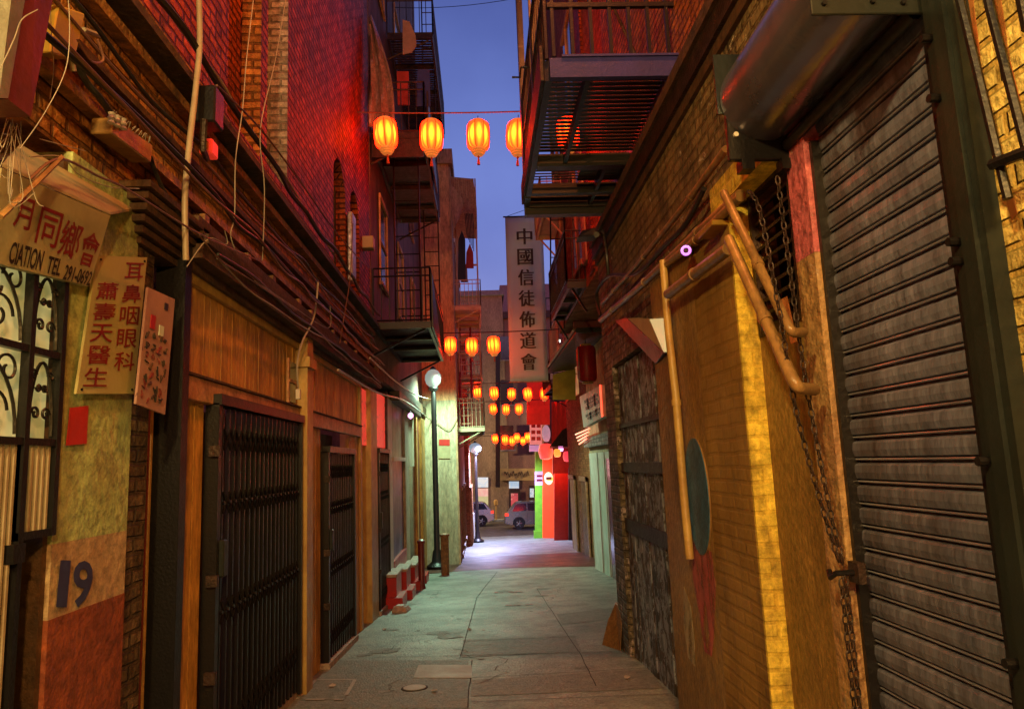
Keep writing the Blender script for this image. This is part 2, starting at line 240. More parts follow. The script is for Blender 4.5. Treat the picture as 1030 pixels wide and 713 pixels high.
# ------------------------------------------------------------------ mesh helpers
SPLIT = {'lattice', 'fan_relief', 'rivet', 'bolt', 'bracket', 'hinge', 'screw', 'post', 'stringer', 'rod', 'coupling', 'bracket_foot', 'fitting', 'side_window', 'window_reveal', 'tread', 'cross_bar', 'insulator', 'riser_post', 'door_seam', 'guide_rail', 'brace', 'torn_strip', 'loose_wire', 'side_plate', 'edge', 'spoke', 'panel', 'guy_wire'}
class MB:
    def __init__(s): s.bm = bmesh.new()
    def quadface(s, pts):
        vs = [s.bm.verts.new(p) for p in pts]; s.bm.faces.new(vs); return vs
    def box(s, a, b):
        x0, y0, z0 = [min(a[i], b[i]) for i in range(3)]; x1, y1, z1 = [max(a[i], b[i]) for i in range(3)]
        c = [(x0,y0,z0),(x1,y0,z0),(x1,y1,z0),(x0,y1,z0),(x0,y0,z1),(x1,y0,z1),(x1,y1,z1),(x0,y1,z1)]
        s.hexa(c); return s
    def hexa(s, c):                      # 4 bottom corners, 4 top corners
        v = [s.bm.verts.new(p) for p in c]
        for f in ((0,3,2,1),(4,5,6,7),(0,1,5,4),(1,2,6,5),(2,3,7,6),(3,0,4,7)): s.bm.faces.new([v[i] for i in f])
        return s
    def slab(s, q, t):                   # quad q (4 pts) thickened by vector t
        t = Vector(t); s.hexa([Vector(p) for p in q] + [Vector(p)+t for p in q]); return s
    def prism(s, poly, t):
        t = Vector(t); a = [s.bm.verts.new(p) for p in poly]; b = [s.bm.verts.new(Vector(p)+t) for p in poly]; n = len(poly)
        s.bm.faces.new(a); s.bm.faces.new(b[::-1])
        for i in range(n): s.bm.faces.new((a[i], a[(i+1)%n], b[(i+1)%n], b[i]))
        return s
    def tube(s, pts, r, n=8, cap=True, r2=None):
        pts = [Vector(p) for p in pts]; rings = []; prev = None
        for i, p in enumerate(pts):
            d = (pts[min(i+1, len(pts)-1)] - pts[max(i-1, 0)])
            if d.length < 1e-9: d = Vector((0, 0, 1))
            d.normalize()
            if prev is None:
                up = Vector((0, 0, 1)) if abs(d.z) < .9 else Vector((1, 0, 0)); a = d.cross(up).normalized()
            else:
                a = (prev - d*prev.dot(d)); a = a.normalized() if a.length > 1e-6 else d.orthogonal().normalized()
            prev = a; b = d.cross(a); rr = r if r2 is None else r + (r2-r)*i/max(1, len(pts)-1)
            rings.append([s.bm.verts.new(p + (a*math.cos(2*PI*k/n) + b*math.sin(2*PI*k/n))*rr) for k in range(n)])
        for i in range(len(rings)-1):
            for k in range(n): s.bm.faces.new((rings[i][k], rings[i][(k+1)%n], rings[i+1][(k+1)%n], rings[i+1][k]))
        if cap and n > 2: s.bm.faces.new(rings[0][::-1]); s.bm.faces.new(rings[-1])
        return s
    def lathe(s, prof, c=(0,0,0), n=16, closed=False):      # prof: (r, z)
        c = Vector(c); rings = []
        for r, z in prof:
            rings.append([s.bm.verts.new(c + Vector((r*math.cos(2*PI*k/n), r*math.sin(2*PI*k/n), z))) for k in range(n)])
        for i in range(len(rings)-1):
            for k in range(n): s.bm.faces.new((rings[i][k], rings[i][(k+1)%n], rings[i+1][(k+1)%n], rings[i+1][k]))
        if not closed: s.bm.faces.new(rings[0][::-1]); s.bm.faces.new(rings[-1])
        return s
    def bevel(s, w=.006, seg=1):
        bmesh.ops.bevel(s.bm, geom=s.bm.edges[:], offset=w, segments=seg, affect='EDGES', clamp_overlap=True); return s
    def build(s, name, m, parent=None, smooth=False, origin=None):
        if parent is not None and name in SPLIT and s.islands() > 1:
            parts = s.split(); return [q.build1(name, m, parent, smooth, origin) for q in parts][0]
        return s.build1(name, m, parent, smooth, origin)
    def _isl(s):
        s.bm.verts.ensure_lookup_table(); s.bm.verts.index_update(); seen = set(); out = []
        for v in s.bm.verts:
            if v.index in seen: continue
            st = [v]; comp = []; seen.add(v.index)
            while st:
                a = st.pop(); comp.append(a)
                for e in a.link_edges:
                    b = e.other_vert(a)
                    if b.index not in seen: seen.add(b.index); st.append(b)
            out.append(comp)
        return out
    def islands(s): return len(s._isl())
    def split(s):
        out = []
        for comp in s._isl():
            q = MB(); mp = {v: q.bm.verts.new(v.co) for v in comp}; fs = set(f for v in comp for f in v.link_faces)
            for f in fs: q.bm.faces.new([mp[v] for v in f.verts])
            out.append(q)
        s.bm.free(); return out
    def build1(s, name, m, parent=None, smooth=False, origin=None):
        me = bpy.data.meshes.new(name)
        off = Vector(origin) if origin is not None else Vector((0, 0, 0))
        if parent is not None:
            q = parent
            while q is not None: off += Vector(q.location); q = q.parent
        bmesh.ops.recalc_face_normals(s.bm, faces=s.bm.faces[:])
        bmesh.ops.translate(s.bm, verts=s.bm.verts[:], vec=-off)
        if smooth:
            for f in s.bm.faces: f.smooth = True
        s.bm.to_mesh(me); s.bm.free(); me.materials.append(m)
        o = bpy.data.objects.new(name, me); COL.objects.link(o)
        if origin is not None: o.location = origin
        if parent is not None: o.parent = parent
        if smooth:
            try: me.set_sharp_from_angle(angle=math.radians(40))
            except Exception: pass
        return o
def tag(o, label=None, cat=None, group=None, kind=None):
    if label: o['label'] = label
    if cat: o['category'] = cat
    if group: o['group'] = group
    if kind: o['kind'] = kind
    return o
def thing(name, label, cat, loc=(0,0,0), group=None):
    o = bpy.data.objects.new(name, None); COL.objects.link(o); o.location = loc; o.empty_display_size = .1
    return tag(o, label, cat, group)
def kids(o): return [c for c in bpy.data.objects if c.parent == o]
def copy_tree(o, parent=None, allobs=None):
    c = o.copy(); COL.objects.link(c); c.parent = parent
    for ch in kids(o): copy_tree(ch, c)
    return c
def smoothline(pts, n=6):
    pts = [Vector(p) for p in pts]; out = []
    for i in range(len(pts)-1):
        p0 = pts[max(0, i-1)]; p1 = pts[i]; p2 = pts[i+1]; p3 = pts[min(len(pts)-1, i+2)]
        for k in range(n):
            t = k/n; out.append(.5*((2*p1) + (p2-p0)*t + (2*p0-5*p1+4*p2-p3)*t*t + (3*p1-p0-3*p2+p3)*t*t*t))
    out.append(pts[-1]); return out
def sagline(a, b, sag, n=12, wob=0):
    a = Vector(a); b = Vector(b); return [a.lerp(b, k/n) + Vector((0, rnd.uniform(-wob, wob), -sag*4*(k/n)*(1-k/n) + rnd.uniform(-wob, wob))) for k in range(n+1)]
_tc = {}
def glyph(ch, bold=.02):
    key = (ch, bold)
    if key in _tc: return _tc[key]
    c = bpy.data.curves.new('glyph', 'FONT'); c.body = ch; c.offset = bold; c.resolution_u = 3
    o = bpy.data.objects.new('glyph', c); COL.objects.link(o); bpy.context.view_layer.update()
    me = bpy.data.meshes.new_from_object(o); vs = [(v.co.x, v.co.y) for v in me.vertices]; fs = [tuple(p.vertices) for p in me.polygons]
    bpy.data.objects.remove(o); bpy.data.meshes.remove(me); bpy.data.curves.remove(c)
    x0 = min(v[0] for v in vs); x1 = max(v[0] for v in vs); y0 = min(v[1] for v in vs); y1 = max(v[1] for v in vs)
    _tc[key] = ([((x-x0)/(x1-x0), (y-y0)/(y1-y0)) for x, y in vs], fs); return _tc[key]
def writing(name, quad, cells, m, parent, off=.004, bold=.02):
    """quad = TL,TR,BR,BL ; cells = (text, s0, t0, s1, t1) with s to the right, t downwards, 0..1"""
    TL, TR, BR, BL = [Vector(p) for p in quad]; nrm = (TR-TL).cross(BL-TL).normalized()
    if nrm.dot(CAM-TL) < 0: nrm = -nrm
    mb = MB()
    for txt, s0, t0, s1, t1 in cells:
        vs, fs = glyph(txt, bold)
        bv = []
        for x, y in vs:
            s_ = s0+(s1-s0)*x; t_ = t1+(t0-t1)*y
            p = (TL.lerp(TR, s_)).lerp(BL.lerp(BR, s_), t_) + nrm*off; bv.append(mb.bm.verts.new(p))
        for f in fs:
            try: mb.bm.faces.new([bv[i] for i in f])
            except Exception: pass
    return mb.build(name, m, parent)
def wall_x(x0, x1, y0, y1, z0, z1, holes=()):               # wall slab between x0 and x1, with rectangular holes (y0,y1,z0,z1)
    ys = sorted({y0, y1, *[h[0] for h in holes], *[h[1] for h in holes]}); zs = sorted({z0, z1, *[h[2] for h in holes], *[h[3] for h in holes]})
    ys = [y for y in ys if y0 <= y <= y1]; zs = [z for z in zs if z0 <= z <= z1]; mb = MB()
    for i in range(len(ys)-1):
        yc = (ys[i]+ys[i+1])/2; run = None
        for j in range(len(zs)-1):
            zc = (zs[j]+zs[j+1])/2
            inside = any(h[0] < yc < h[1] and h[2] < zc < h[3] for h in holes)
            if not inside: mb.box((x0, ys[i], zs[j]), (x1, ys[i+1], zs[j+1]))
    bmesh.ops.remove_doubles(mb.bm, verts=mb.bm.verts[:], dist=1e-5)
    seen = {}; dele = []
    for f in mb.bm.faces:
        k = tuple(sorted(v.index for v in f.verts)); 
    mb.bm.verts.index_update()
    for f in mb.bm.faces:
        k = tuple(sorted(v.index for v in f.verts))
        if k in seen: dele += [f, seen[k]]
        else: seen[k] = f
    bmesh.ops.delete(mb.bm, geom=list(set(dele)), context='FACES')
    return mb
SL = .062
def gz(y): return -SL*y if y < 42 else -SL*42
XL, XR = -1.78, 1.50

# ================================================================== GROUND
def ground_material():
    m = mat('worn_concrete', (.27, .325, .285), (.17, .205, .175), 1.1, rough=.55, bump=.45, bscale=40, dirt=(.045, .04, .035), dirt_amt=.75, dirt_scale=1.1, spec=.5, grain=28)
    return m
m_conc = ground_material()
m_asph = mat('dark_asphalt', (.07, .065, .065), (.04, .038, .038), 2, rough=.5, bump=.4, bscale=60)
m_reddish = mat('red_lit_brick_paving', (.16, .075, .055), (.09, .045, .035), 2, rough=.45, bump=.4, bscale=30, brick=(.3, .12), mortar=(.6, .6, .6))  # brick paving, with the lanterns' red tint put into its colour
m_joint = mat('dark_paving_joint', (.035, .03, .028), None, 5, rough=.9, bump=0)
m_patch = mat('pale_concrete_patch', (.34, .35, .33), (.28, .29, .27), 5, rough=.6, bump=.2)
m_stain = mat('dark_concrete_strip', (.13, .14, .12), (.20, .21, .18), 6, rough=.6, bump=.5, bscale=50)
m_redmark = mat('worn_red_marking', (.42, .07, .05), (.24, .17, .15), 9, rough=.6, bump=.2, ramp=(.42, .58))
def sheet(name, x0, x1, ys, lift, m, edge=None):
    mb = MB(); rows = []
    for y in ys:
        rows.append([mb.bm.verts.new((x0, y, gz(y)+lift)), mb.bm.verts.new((x1, y, gz(y)+lift))])
    for a, b in zip(rows, rows[1:]): mb.bm.faces.new((a[0], a[1], b[1], b[0]))
    return tag(mb.build(name, m), kind='structure')
sheet('ground', -150, 150, [-40, 42, 400], 0, m_conc)
mb = MB(); arc = [(-2.2+ k*.5, 19.2 + .9*math.sin((k/11)*PI)) for k in range(12)]
vs = [(x, y, gz(y)+.004) for x, y in arc] + [(3.4, 25.5, gz(25.5)+.004), (-2.2, 25.5, gz(25.5)+.004)]
mb.quadface(vs); tag(mb.build('crossing_paving', m_reddish), kind='structure')
sheet('road', -60, 60, [42.5, 53.0], .004, m_asph)
def strip(mb, pts, w, lift):
    for (x0, y0), (x1, y1) in zip(pts, pts[1:]):
        d = Vector((x1-x0, y1-y0)).normalized(); n = Vector((-d.y, d.x))*w/2
        mb.quadface([(x0+n.x, y0+n.y, gz(y0+n.y)+lift), (x1+n.x, y1+n.y, gz(y1+n.y)+lift), (x1-n.x, y1-n.y, gz(y1-n.y)+lift), (x0-n.x, y0-n.y, gz(y0-n.y)+lift)])
def G(u, v):
    d = RW @ _cd(u, v); t = -CH/(d.z+SL*d.y); p = CAM + d*t; return (p.x, p.y)
mb = MB()
for a, b in [((480, 600), (463, 662)), ((475, 664), (470, 712)), ((540, 592), (582, 655)), ((466, 645), (582, 640)), ((350, 662), (640, 655)), ((470, 682), (650, 672)), ((560, 618), (622, 612)), ((474, 706), (672, 698)),
             ((582, 655), (600, 690)), ((395, 640), (466, 636)), ((500, 575), (480, 600))]:
    A = G(*a); B = G(*b); n = 8
    pts = [(A[0]+(B[0]-A[0])*k/n + rnd.uniform(-.006, .006), A[1]+(B[1]-A[1])*k/n) for k in range(n+1)]
    strip(mb, pts, .010, .006)
for k in range(9):                             # hairline cracks
    x = rnd.uniform(-1.4, 1.3); y = rnd.uniform(5.2, 15); pts = [(x, y)]
    for _ in range(rnd.randint(5, 10)): x += rnd.uniform(-.12, .12); y += rnd.uniform(.02, .22); pts.append((x, y))
    strip(mb, pts, .007, .006)
tag(mb.build('pavement_joint', m_joint), kind='structure')
mb = MB()
for k in range(46):                            # gum and oil spots
    x = rnd.uniform(-1.6, 1.35); y = rnd.uniform(5, 16); r0 = rnd.uniform(.012, .045) if k < 36 else rnd.uniform(.08, .2)
    mb.quadface([(x+r0*rnd.uniform(.7, 1.2)*math.cos(a*PI/5), y+r0*rnd.uniform(.7, 1.2)*math.sin(a*PI/5), gz(y+r0*math.sin(a*PI/5))+.0052) for a in range(10)])
tag(mb.build('pavement_spots', m_stain), kind='structure')
mb = MB()
for (a, b, c, d) in [((466, 643), (578, 639), (585, 655), (464, 661)), ((560, 618), (617, 611), (621, 622), (566, 628)), ((300, 664), (471, 664), (470, 712), (250, 712)), ((474, 684), (652, 673), (668, 692), (474, 700))]:
    q = [G(*p) for p in (a, b, c, d)]; mb.quadface([(x, y, gz(y)+.003) for x, y in q])
tag(mb.build('darker_paving', m_stain), kind='structure')
def disc(name, c, r, lift, h, m, n=28):
    mb = MB(); mb.prism([(c[0]+r*math.cos(2*PI*k/n), c[1]+r*math.sin(2*PI*k/n), gz(c[1]+r*math.sin(2*PI*k/n))+lift) for k in range(n)], (0, 0, h)); return mb
c = G(417, 692)
t = thing('utility_cover', 'small round pale metal cover in the pavement near the camera', 'cover', (c[0], c[1], gz(c[1])))
disc('lid', c, .105, .004, .008, m_patch).build('lid', m_patch, t); disc('rim', c, .125, .004, .004, m_joint).build('rim', m_joint, t)
q = [G(*p) for p in ((421, 669), (474, 669), (475, 682), (416, 682))]
tag(MB().slab([(x, y, gz(y)+.004) for x, y in q], (0, 0, .004)).build('concrete_patch', m_patch), kind='structure')
q = [G(*p) for p in ((318, 684), (357, 684), (346, 704), (298, 704))]
t = thing('access_cover', 'rectangular pavement access cover with a pale worn frame beside the folding gate', 'cover', (q[0][0], q[0][1], gz(q[0][1])))
mb = MB()
for k in range(4):
    a = Vector(q[k]); b = Vector(q[(k+1) % 4]); e = (b-a).normalized()*.02; pts = [tuple(a+(b-a)*j/5) for j in range(6)]
    for j in range(5):
        if rnd.random() < .8: strip(mb, [pts[j], pts[j+1]], .035, .010)
mb.build('frame', m_patch, t)
MB().slab([(x, y, gz(y)+.004) for x, y in q], (0, 0, .003)).build('plate', m_stain, t)
mb = MB()
for (u0, v0, u1, v1, w) in [(497, 596, 531, 595, .16), (508, 609, 536, 608, .14), (545, 568, 567, 566, .25), (556, 583, 566, 582, .2)]:
    a = G(u0, v0); b = G(u1, v1); n = 7
    for k in range(n):
        if rnd.random() < .75: strip(mb, [(a[0]+(b[0]-a[0])*(k+.1)/n, a[1]+(b[1]-a[1])*k/n), (a[0]+(b[0]-a[0])*(k+.9)/n, a[1]+(b[1]-a[1])*(k+1)/n)], w*rnd.uniform(.5, 1), .009)
tag(mb.build('red_street_marking', m_redmark), kind='structure')
# far pavement and kerbs
mb = MB(); mb.box((-60, 53.0, gz(50)-.2), (60, 56, gz(50)+.13)); tag(mb.build('far_pavement', m_conc), kind='structure')

# ================================================================== LEFT BRICK BUILDING
HB = -1.2
LB = thing('brick_building', 'red brick building on the left with orange boarded shopfront and folding gates', 'building', (XL-1, 4, gz(4)))
holesU = [(5.08, 5.86, 4.25, 8.6), (6.06, 6.72, 4.3, 9.5), (8.95, 9.75, 4.15, 5.75), (10.15, 10.9, 4.15, 5.75)]
wall_x(XL-.40, XL-.03, -5, 12.0, 4.05, 17, holesU).build('upper_wall', m_brick_red, LB)
MB().box((XL-.42, -5, 4.05), (XL-3, 12.0, 17)).build('rear_wall', m_brick_red, LB)
mb = MB(); mb.box((XL-.20, 5.1, 4.26), (XL-.25, 5.85, 8.6)); mb.box((XL-.26, 6.07, 4.31), (XL-.30, 6.71, 9.5)); mb.build('bricked_window', m_brick_red, LB)
MB().box((XL-.19, 5.868, 4.26), (XL-.028, 5.855, 8.58)).build('window_reveal', m_brick_or, LB)
MB().box((XL-.25, 6.728, 4.31), (XL-.028, 6.715, 9.0)).build('window_reveal', m_brick_grey, LB)
for y0, y1 in ((8.95, 9.75), (10.15, 10.9)):
    w = MB().box((XL-.22, y0, 4.15), (XL-.26, y1, 5.75)).build('arched_window', m_glass_dk, LB)
    f = MB()
    for yy in (y0, (y0+y1)/2-.02, y1-.05): f.box((XL-.16, yy, 4.15), (XL-.21, yy+.05, 5.75))
    for zz in (4.15, 4.9, 5.6): f.box((XL-.165, y0, zz), (XL-.205, y1, zz+.05))
    f.build('frame', m_iron_br, w)
    a = MB(); ym = (y0+y1)/2; r = (y1-y0)/2
    for sgn in (-1, 1):
        pts = [(XL-.035, ym+sgn*r, 5.755)] + [(XL-.035, ym+sgn*r*math.cos(k*PI/12), 5.755-r+r*math.sin(k*PI/12)) for k in range(0, 7)]
        a.prism(pts, (-.30, 0, 0))
    a.build('arch', m_brick_red, LB)
MB().box((XL-.01, 9.8, 4.2), (XL+.06, 10.1, 5.2)).bevel(.015).build('foil_duct', m_ducting, LB)
# header band between shopfront and brick: stacked mouldings
MB().box((XL-.35, 4.25, 2.86), (XL-.03, 12.0, 4.05)).build('header_wall', m_brick_or, LB)
MB().box((XL-.35, -5, 3.05), (XL-.03, 4.25, 4.05)).build('header_wall', m_brick_or, LB)
for z0, z1, pr, mm in ((3.92, 3.97, .13, m_mould), (3.97, 4.04, .09, m_brick_or), (3.80, 3.86, .05, m_mould_or), (3.52, 3.56, .03, m_mould), (3.28, 3.33, .04, m_mould_or)):
    MB().box((XL-.02, -5, z0), (XL+pr, 12.0, z1)).build('cornice', mm, LB)
for z0, z1, pr in ((2.84, 2.90, .05), (2.90, 3.09, .13), (2.99, 3.05, .16)):
    MB().box((XL-.02, 4.28, z0), (XL+pr, 12.0, z1)).build('cornice', m_mould, LB)
MB().box((XL-.02, 4.28, 3.10), (XL+.10, 12.0, 3.17)).build('cornice', m_mould, LB)
# brackets under cornice
mb = MB(); y = 4.5
while y < 11.8: mb.box((XL-.01, y, 3.17), (XL+.05, y+.08, 3.26)); y += rnd.uniform(.5, 1.3)
mb.build('bracket', m_mould_or, LB)
# boards (upper panel and lower panel), rails
def boards(y0, y1, z0, z1, x, m, parent, w=.105):
    mb = MB(); y = y0
    while y < y1-.01:
        ye = min(y+w-.006, y1); d = rnd.uniform(0, .006)
        mb.box((x-.03, y, z0), (x-d, ye, z1)); y += w
    mb.box((x-.05, y0, z0), (x-.031, y1, z1))
    return mb.build('boarding', m, parent)
boards(4.28, 7.02, 2.22, 2.86, XL-.01, m_board, LB); boards(7.30, 10.6, 2.20, 2.86, XL-.01, m_board, LB)
for a, b in ((4.28, 7.02), (7.3, 10.6)):
    MB().box((XL-.03, a, 2.05), (XL+.035, b, 2.20)).bevel(.006).build('rail', m_rail, LB)
    MB().box((XL-.03, a, 2.20), (XL+.05, b, 2.215)).build('rail', m_mould, LB)
MB().box((XL-.03, 4.28, 2.78), (XL+.02, 10.6, 2.84)).build('rail', m_pipey, LB)
boards(4.28, 4.74, -1, 2.05, XL-.012, m_board, LB, .15); boards(7.3, 8.12, -1, 2.05, XL-.012, m_board, LB, .2); boards(9.86, 10.6, -1, 2.05, XL-.012, m_board, LB, .2)
MB().box((XL-.3, 6.98, -1), (XL-.02, 7.05, 2.05)).box((XL-.3, 4.74, -1), (XL-.24, 6.98, 2.05)).box((XL-.3, 8.12, -1), (XL-.24, 9.86, 2.05)).build('inner_wall', m_dk_wood, LB)
# steps/thresholds
mb = MB(); mb.hexa([(XL-.3, 8.1, -.8), (XL+.09, 8.1, -.8), (XL+.09, 9.9, -.9), (XL-.3, 9.9, -.9), (XL-.3, 8.1, -.44), (XL+.09, 8.1, -.44), (XL+.09, 9.9, -.545), (XL-.3, 9.9, -.545)]); mb.build('threshold', m_cap, LB)
mb = MB(); mb.hexa([(XL-.3, 4.7, -.8), (XL+.04, 4.7, -.8), (XL+.04, 7.0, -.9), (XL-.3, 7.0, -.9), (XL-.3, 4.7, -.24), (XL+.04, 4.7, -.24), (XL+.04, 7.0, -.38), (XL-.3, 7.0, -.38)]); mb.build('threshold', m_cap, LB)
# yellow square pilaster between the gates
MB().hexa([(XL-.05, 7.04, -.9), (XL+.10, 7.04, -.9), (XL+.10, 7.28, -.9), (XL-.05, 7.28, -.9), (XL-.05, 7.04, 2.92), (XL+.10, 7.04, 2.92), (XL+.10, 7.28, 2.92), (XL-.05, 7.28, 2.92)]).build('pilaster', m_pipey, LB)
MB().box((XL-.04, 7.0, 2.60), (XL+.13, 7.32, 2.70)).build('pilaster', m_pipey, LB)
w = MB().box((XL-.03, 6.70, 2.24), (XL+.012, 6.95, 2.62)).build('vent_window', m_glass_dk, LB)
MB().box((XL+.006, 6.68, 2.42), (XL+.026, 6.97, 2.45)).box((XL+.0, 6.66, 2.22), (XL+.02, 6.70, 2.64)).build('frame', m_rail, w)
w = MB().box((XL-.03, 7.34, 2.24), (XL+.012, 7.62, 2.66)).build('vent_window', m_glass_dk, LB)
MB().box((XL+.006, 7.32, 2.44), (XL+.026, 7.64, 2.47)).box((XL+.0, 7.6, 2.22), (XL+.02, 7.65, 2.68)).build('frame', m_rail, w)

# folding gates
def folding_gate(y0, y1, z0, z1, label, tilt=-.06, pal=m_iron):
    t = thing('folding_gate', label, 'gate', (XL, y0, z0), 'folding iron security gates')
    x = XL+.045
    mb = MB()
    for yy in (y0, y1-.06): mb.box((x-.06, yy, z0+(yy-y0)*tilt), (x+.03, yy+.06, z1))
    mb.box((x-.05, y0, z1-.01), (x+.045, y1, z1+.06)); mb.build('frame', m_iron, t)
    n = int((y1-y0)/.115); mb = MB(); pos = []
    for k in range(1, n):
        y = y0+.04+(y1-y0-.08)*k/n + rnd.uniform(-.012, .012); pos.append(y); lean = rnd.uniform(-.012, .012)
        mb.box((x-.012, y-.011, z0+.03+(y-y0)*tilt), (x+.010, y+.011, z1-.02))
        mb.box((x-.030, y+.018+lean, z0+.03+(y-y0)*tilt), (x-.014, y+.034+lean, z1-.02))
    mb.build('picket', pal, t)
    mb = MB(); H = z1-z0
    for f in (.10, .42, .72, .90):
        zc = z0+H*f
        for a, b in zip(pos, pos[1:]):
            for s in (-1, 1): mb.tube([(x+.014, a, zc-s*.07), (x+.014, b, zc+s*.07)], .0065, 5)
    mb.build('lattice', pal, t)
    mb = MB()
    for a in pos:
        for f in (.42, .72): mb.tube([(x+.005, a, z0+H*f), (x+.026, a, z0+H*f)], .014, 6)
    mb.build('rivet', m_iron, t)
    mb = MB().box((x+.02, y0+.05, z0+H*.52), (x+.06, y0+.12, z0+H*.62)).bevel(.008); mb.build('lock', m_iron_gr, t)
    mb = MB()
    for f in (.25, .5, .85): mb.box((x-.02, y0-.035, z0+H*f), (x+.05, y0+.0, z0+H*f+.07))
    mb.build('hinge', m_iron_br, t)
    return t
folding_gate(4.76, 6.98, -.26, 2.06, 'large folding iron gate in the orange boarded shopfront, nearest of the iron gates')
folding_gate(8.14, 9.84, -.46, 1.80, 'second dark folding gate, just beyond the yellow pilaster and its boarding')
# doors behind gates
def door_behind(y0, y1, z0, z1, parent):
    d = MB().box((XL-.20, y0, z0), (XL-.235, y1, z1)).build('door', m_gatedoor, parent)
    mb = MB(); w = (y1-y0)/3
    for k in range(3):
        for zz0, zz1 in ((z0+.15, z0+(z1-z0)*.45), (z0+(z1-z0)*.5, z1-.12)): mb.box((XL-.185, y0+w*k+.08, zz0), (XL-.199, y0+w*(k+1)-.08, zz1))
    mb.build('panel', m_gatedoor, d)
door_behind(4.8, 6.95, -.4, 2.04, LB); door_behind(8.2, 9.8, -.6, 1.9, LB)

# pier with 19, door surround and reveal
MB().box((XL-.35, 3.11, -1), (XL+.0, 3.74, 1.04)).build('pier_base', m_redbase, LB)
MB().box((XL-.35, 3.11, 1.04), (XL-.002, 3.74, 1.34)).build('pier', m_numberground, LB); MB().box((XL-.35, 3.11, 1.3405), (XL-.002, 3.74, 3.05)).build('pier', m_pierpaint, LB)
MB().box((XL-.35, 3.742, -1), (XL-.01, 3.95, 3.0)).build('brick_strip', m_brick_brown, LB)
MB().box((XL-.35, 3.952, -1), (XL-.16, 4.27, 3.0)).build('recess_wall', m_iron, LB)
for yy, r, mm in ((3.99, .018, m_conduit), (4.06, .03, m_maroon), (4.13, .016, m_pipe_br)):
    MB().tube([(XL-.08, yy, -1), (XL-.08, yy, 2.6)], r, 8).build('downpipe', mm, LB, smooth=True)
MB().box((XL-.1, 4.18, -1), (XL+.07, 4.27, 3.05)).build('post', m_iron, LB)
mb = MB()
for k in range(6): mb.box((XL-.1, 3.72-.03*k, 2.82+.05*k), (XL+.02+.022*k, 4.30+.015*k, 2.82+.05*k+.036))
mb.build('stepped_capital', m_mould, LB)
# red plaque and raised fan pattern on pier
q = [P(u, v, XL+.004) for u, v in ((70, 410), (88, 408), (86, 446), (66, 448))]
MB().slab(q, (.005, 0, 0)).build('red_plaque', m_redpaint, LB)
# painted number
q = [P(u, v, XL+.001) for u, v in ((50, 562), (96, 563), (92, 612), (45, 611))]
writing('number', q, [('1', .20, .02, .42, .98), ('9', .50, .02, .95, .98)], m_blue_ink, LB, bold=.02)
# dark low wall in entrance
MB().box((XL-.6, -5, -1), (XL-.05, 2.25, 3.0)).build('entrance_wall', m_brick_red, LB)
MB().box((XL-.5, 3.075, -1), (XL-.02, 3.108, 3.0)).build('door_jamb', m_mould, LB)
MB().box((XL-.5, 2.86, -1), (XL-.10, 3.07, 1.38)).build('entrance_lower_wall', m_gatedoor, LB); MB().box((XL-.5, 2.25, -1), (XL-.05, 2.859, 1.40)).build('entrance_lower_wall', m_gatedoor, LB)
# transom glow behind scrollwork
MB().box((XL-.035, 2.25, 1.40), (XL-.049, 3.07, 2.48)).build('frosted_pane', m_transom, LB)
MB().box((XL-.13, 2.25, 2.48), (XL+.0, 3.07, 2.60)).build('lintel', m_pier, LB)

# ornate gate
OG = thing('ornate_gate', 'ornate wrought iron gate with scrollwork over close vertical bars at the left edge', 'gate', (XL, 2.3, 1.0))
gx = XL+.01; y0, y1 = 2.26, 3.08
mb = MB()
for yy in (2.26, 2.84, 3.05): mb.box((gx-.015, yy, 1.38 if yy > 3 else -.1), (gx+.02, yy+.03, 2.47))
for zz in (1.74, 2.10, 2.45): mb.box((gx-.012, y0, zz), (gx+.018, y1, zz+.028))
mb.box((gx-.012, 2.84, 1.38), (gx+.018, y1, 1.41))
mb.build('frame', m_iron, OG)
mb = MB(); yy = y0+.04
while yy < y1-.02: mb.box((gx-.008, yy, -.1 if yy < 2.83 else 1.40), (gx+.008, yy+.012, 1.75)); yy += .036
mb.build('rib', m_conduit, OG)
def scroll(cy, cz, r, sgn, up):
    pts = []
    for k in range(26):
        a = k/25*2.3*PI; rr = r*(1-.75*k/25); pts.append((gx, cy+sgn*rr*math.cos(a), cz+up*rr*math.sin(a)))
    return pts
mb = MB()
for (a, b) in ((2.30, 2.83), (2.875, 3.045)):
    w = b-a; m_ = (a+b)/2
    for zb, zt in ((1.78, 2.09), (2.14, 2.44)):
        H = zt-zb
        mb.tube([(gx, a+w*.06*0+w*(.5-.46*math.cos(k*PI/16)), zb+.0+H*.95*math.sin(k*PI/16)) for k in range(17)], .007, 5)
        for s in (-1, 1):
            mb.tube(scroll(m_+s*w*.20, zb+H*.28, w*.16, s, 1), .006, 5); mb.tube(scroll(m_+s*w*.34, zb+H*.78, w*.12, -s, 1), .006, 5)
            mb.tube(scroll(m_+s*w*.12, zb+H*.62, w*.10, s, -1), .006, 5)
mb.build('scrollwork', m_iron, OG)
mb = MB().box((gx-.01, 2.80, 1.30), (gx+.03, 2.87, 1.37)); mb.build('lock', m_iron, OG)

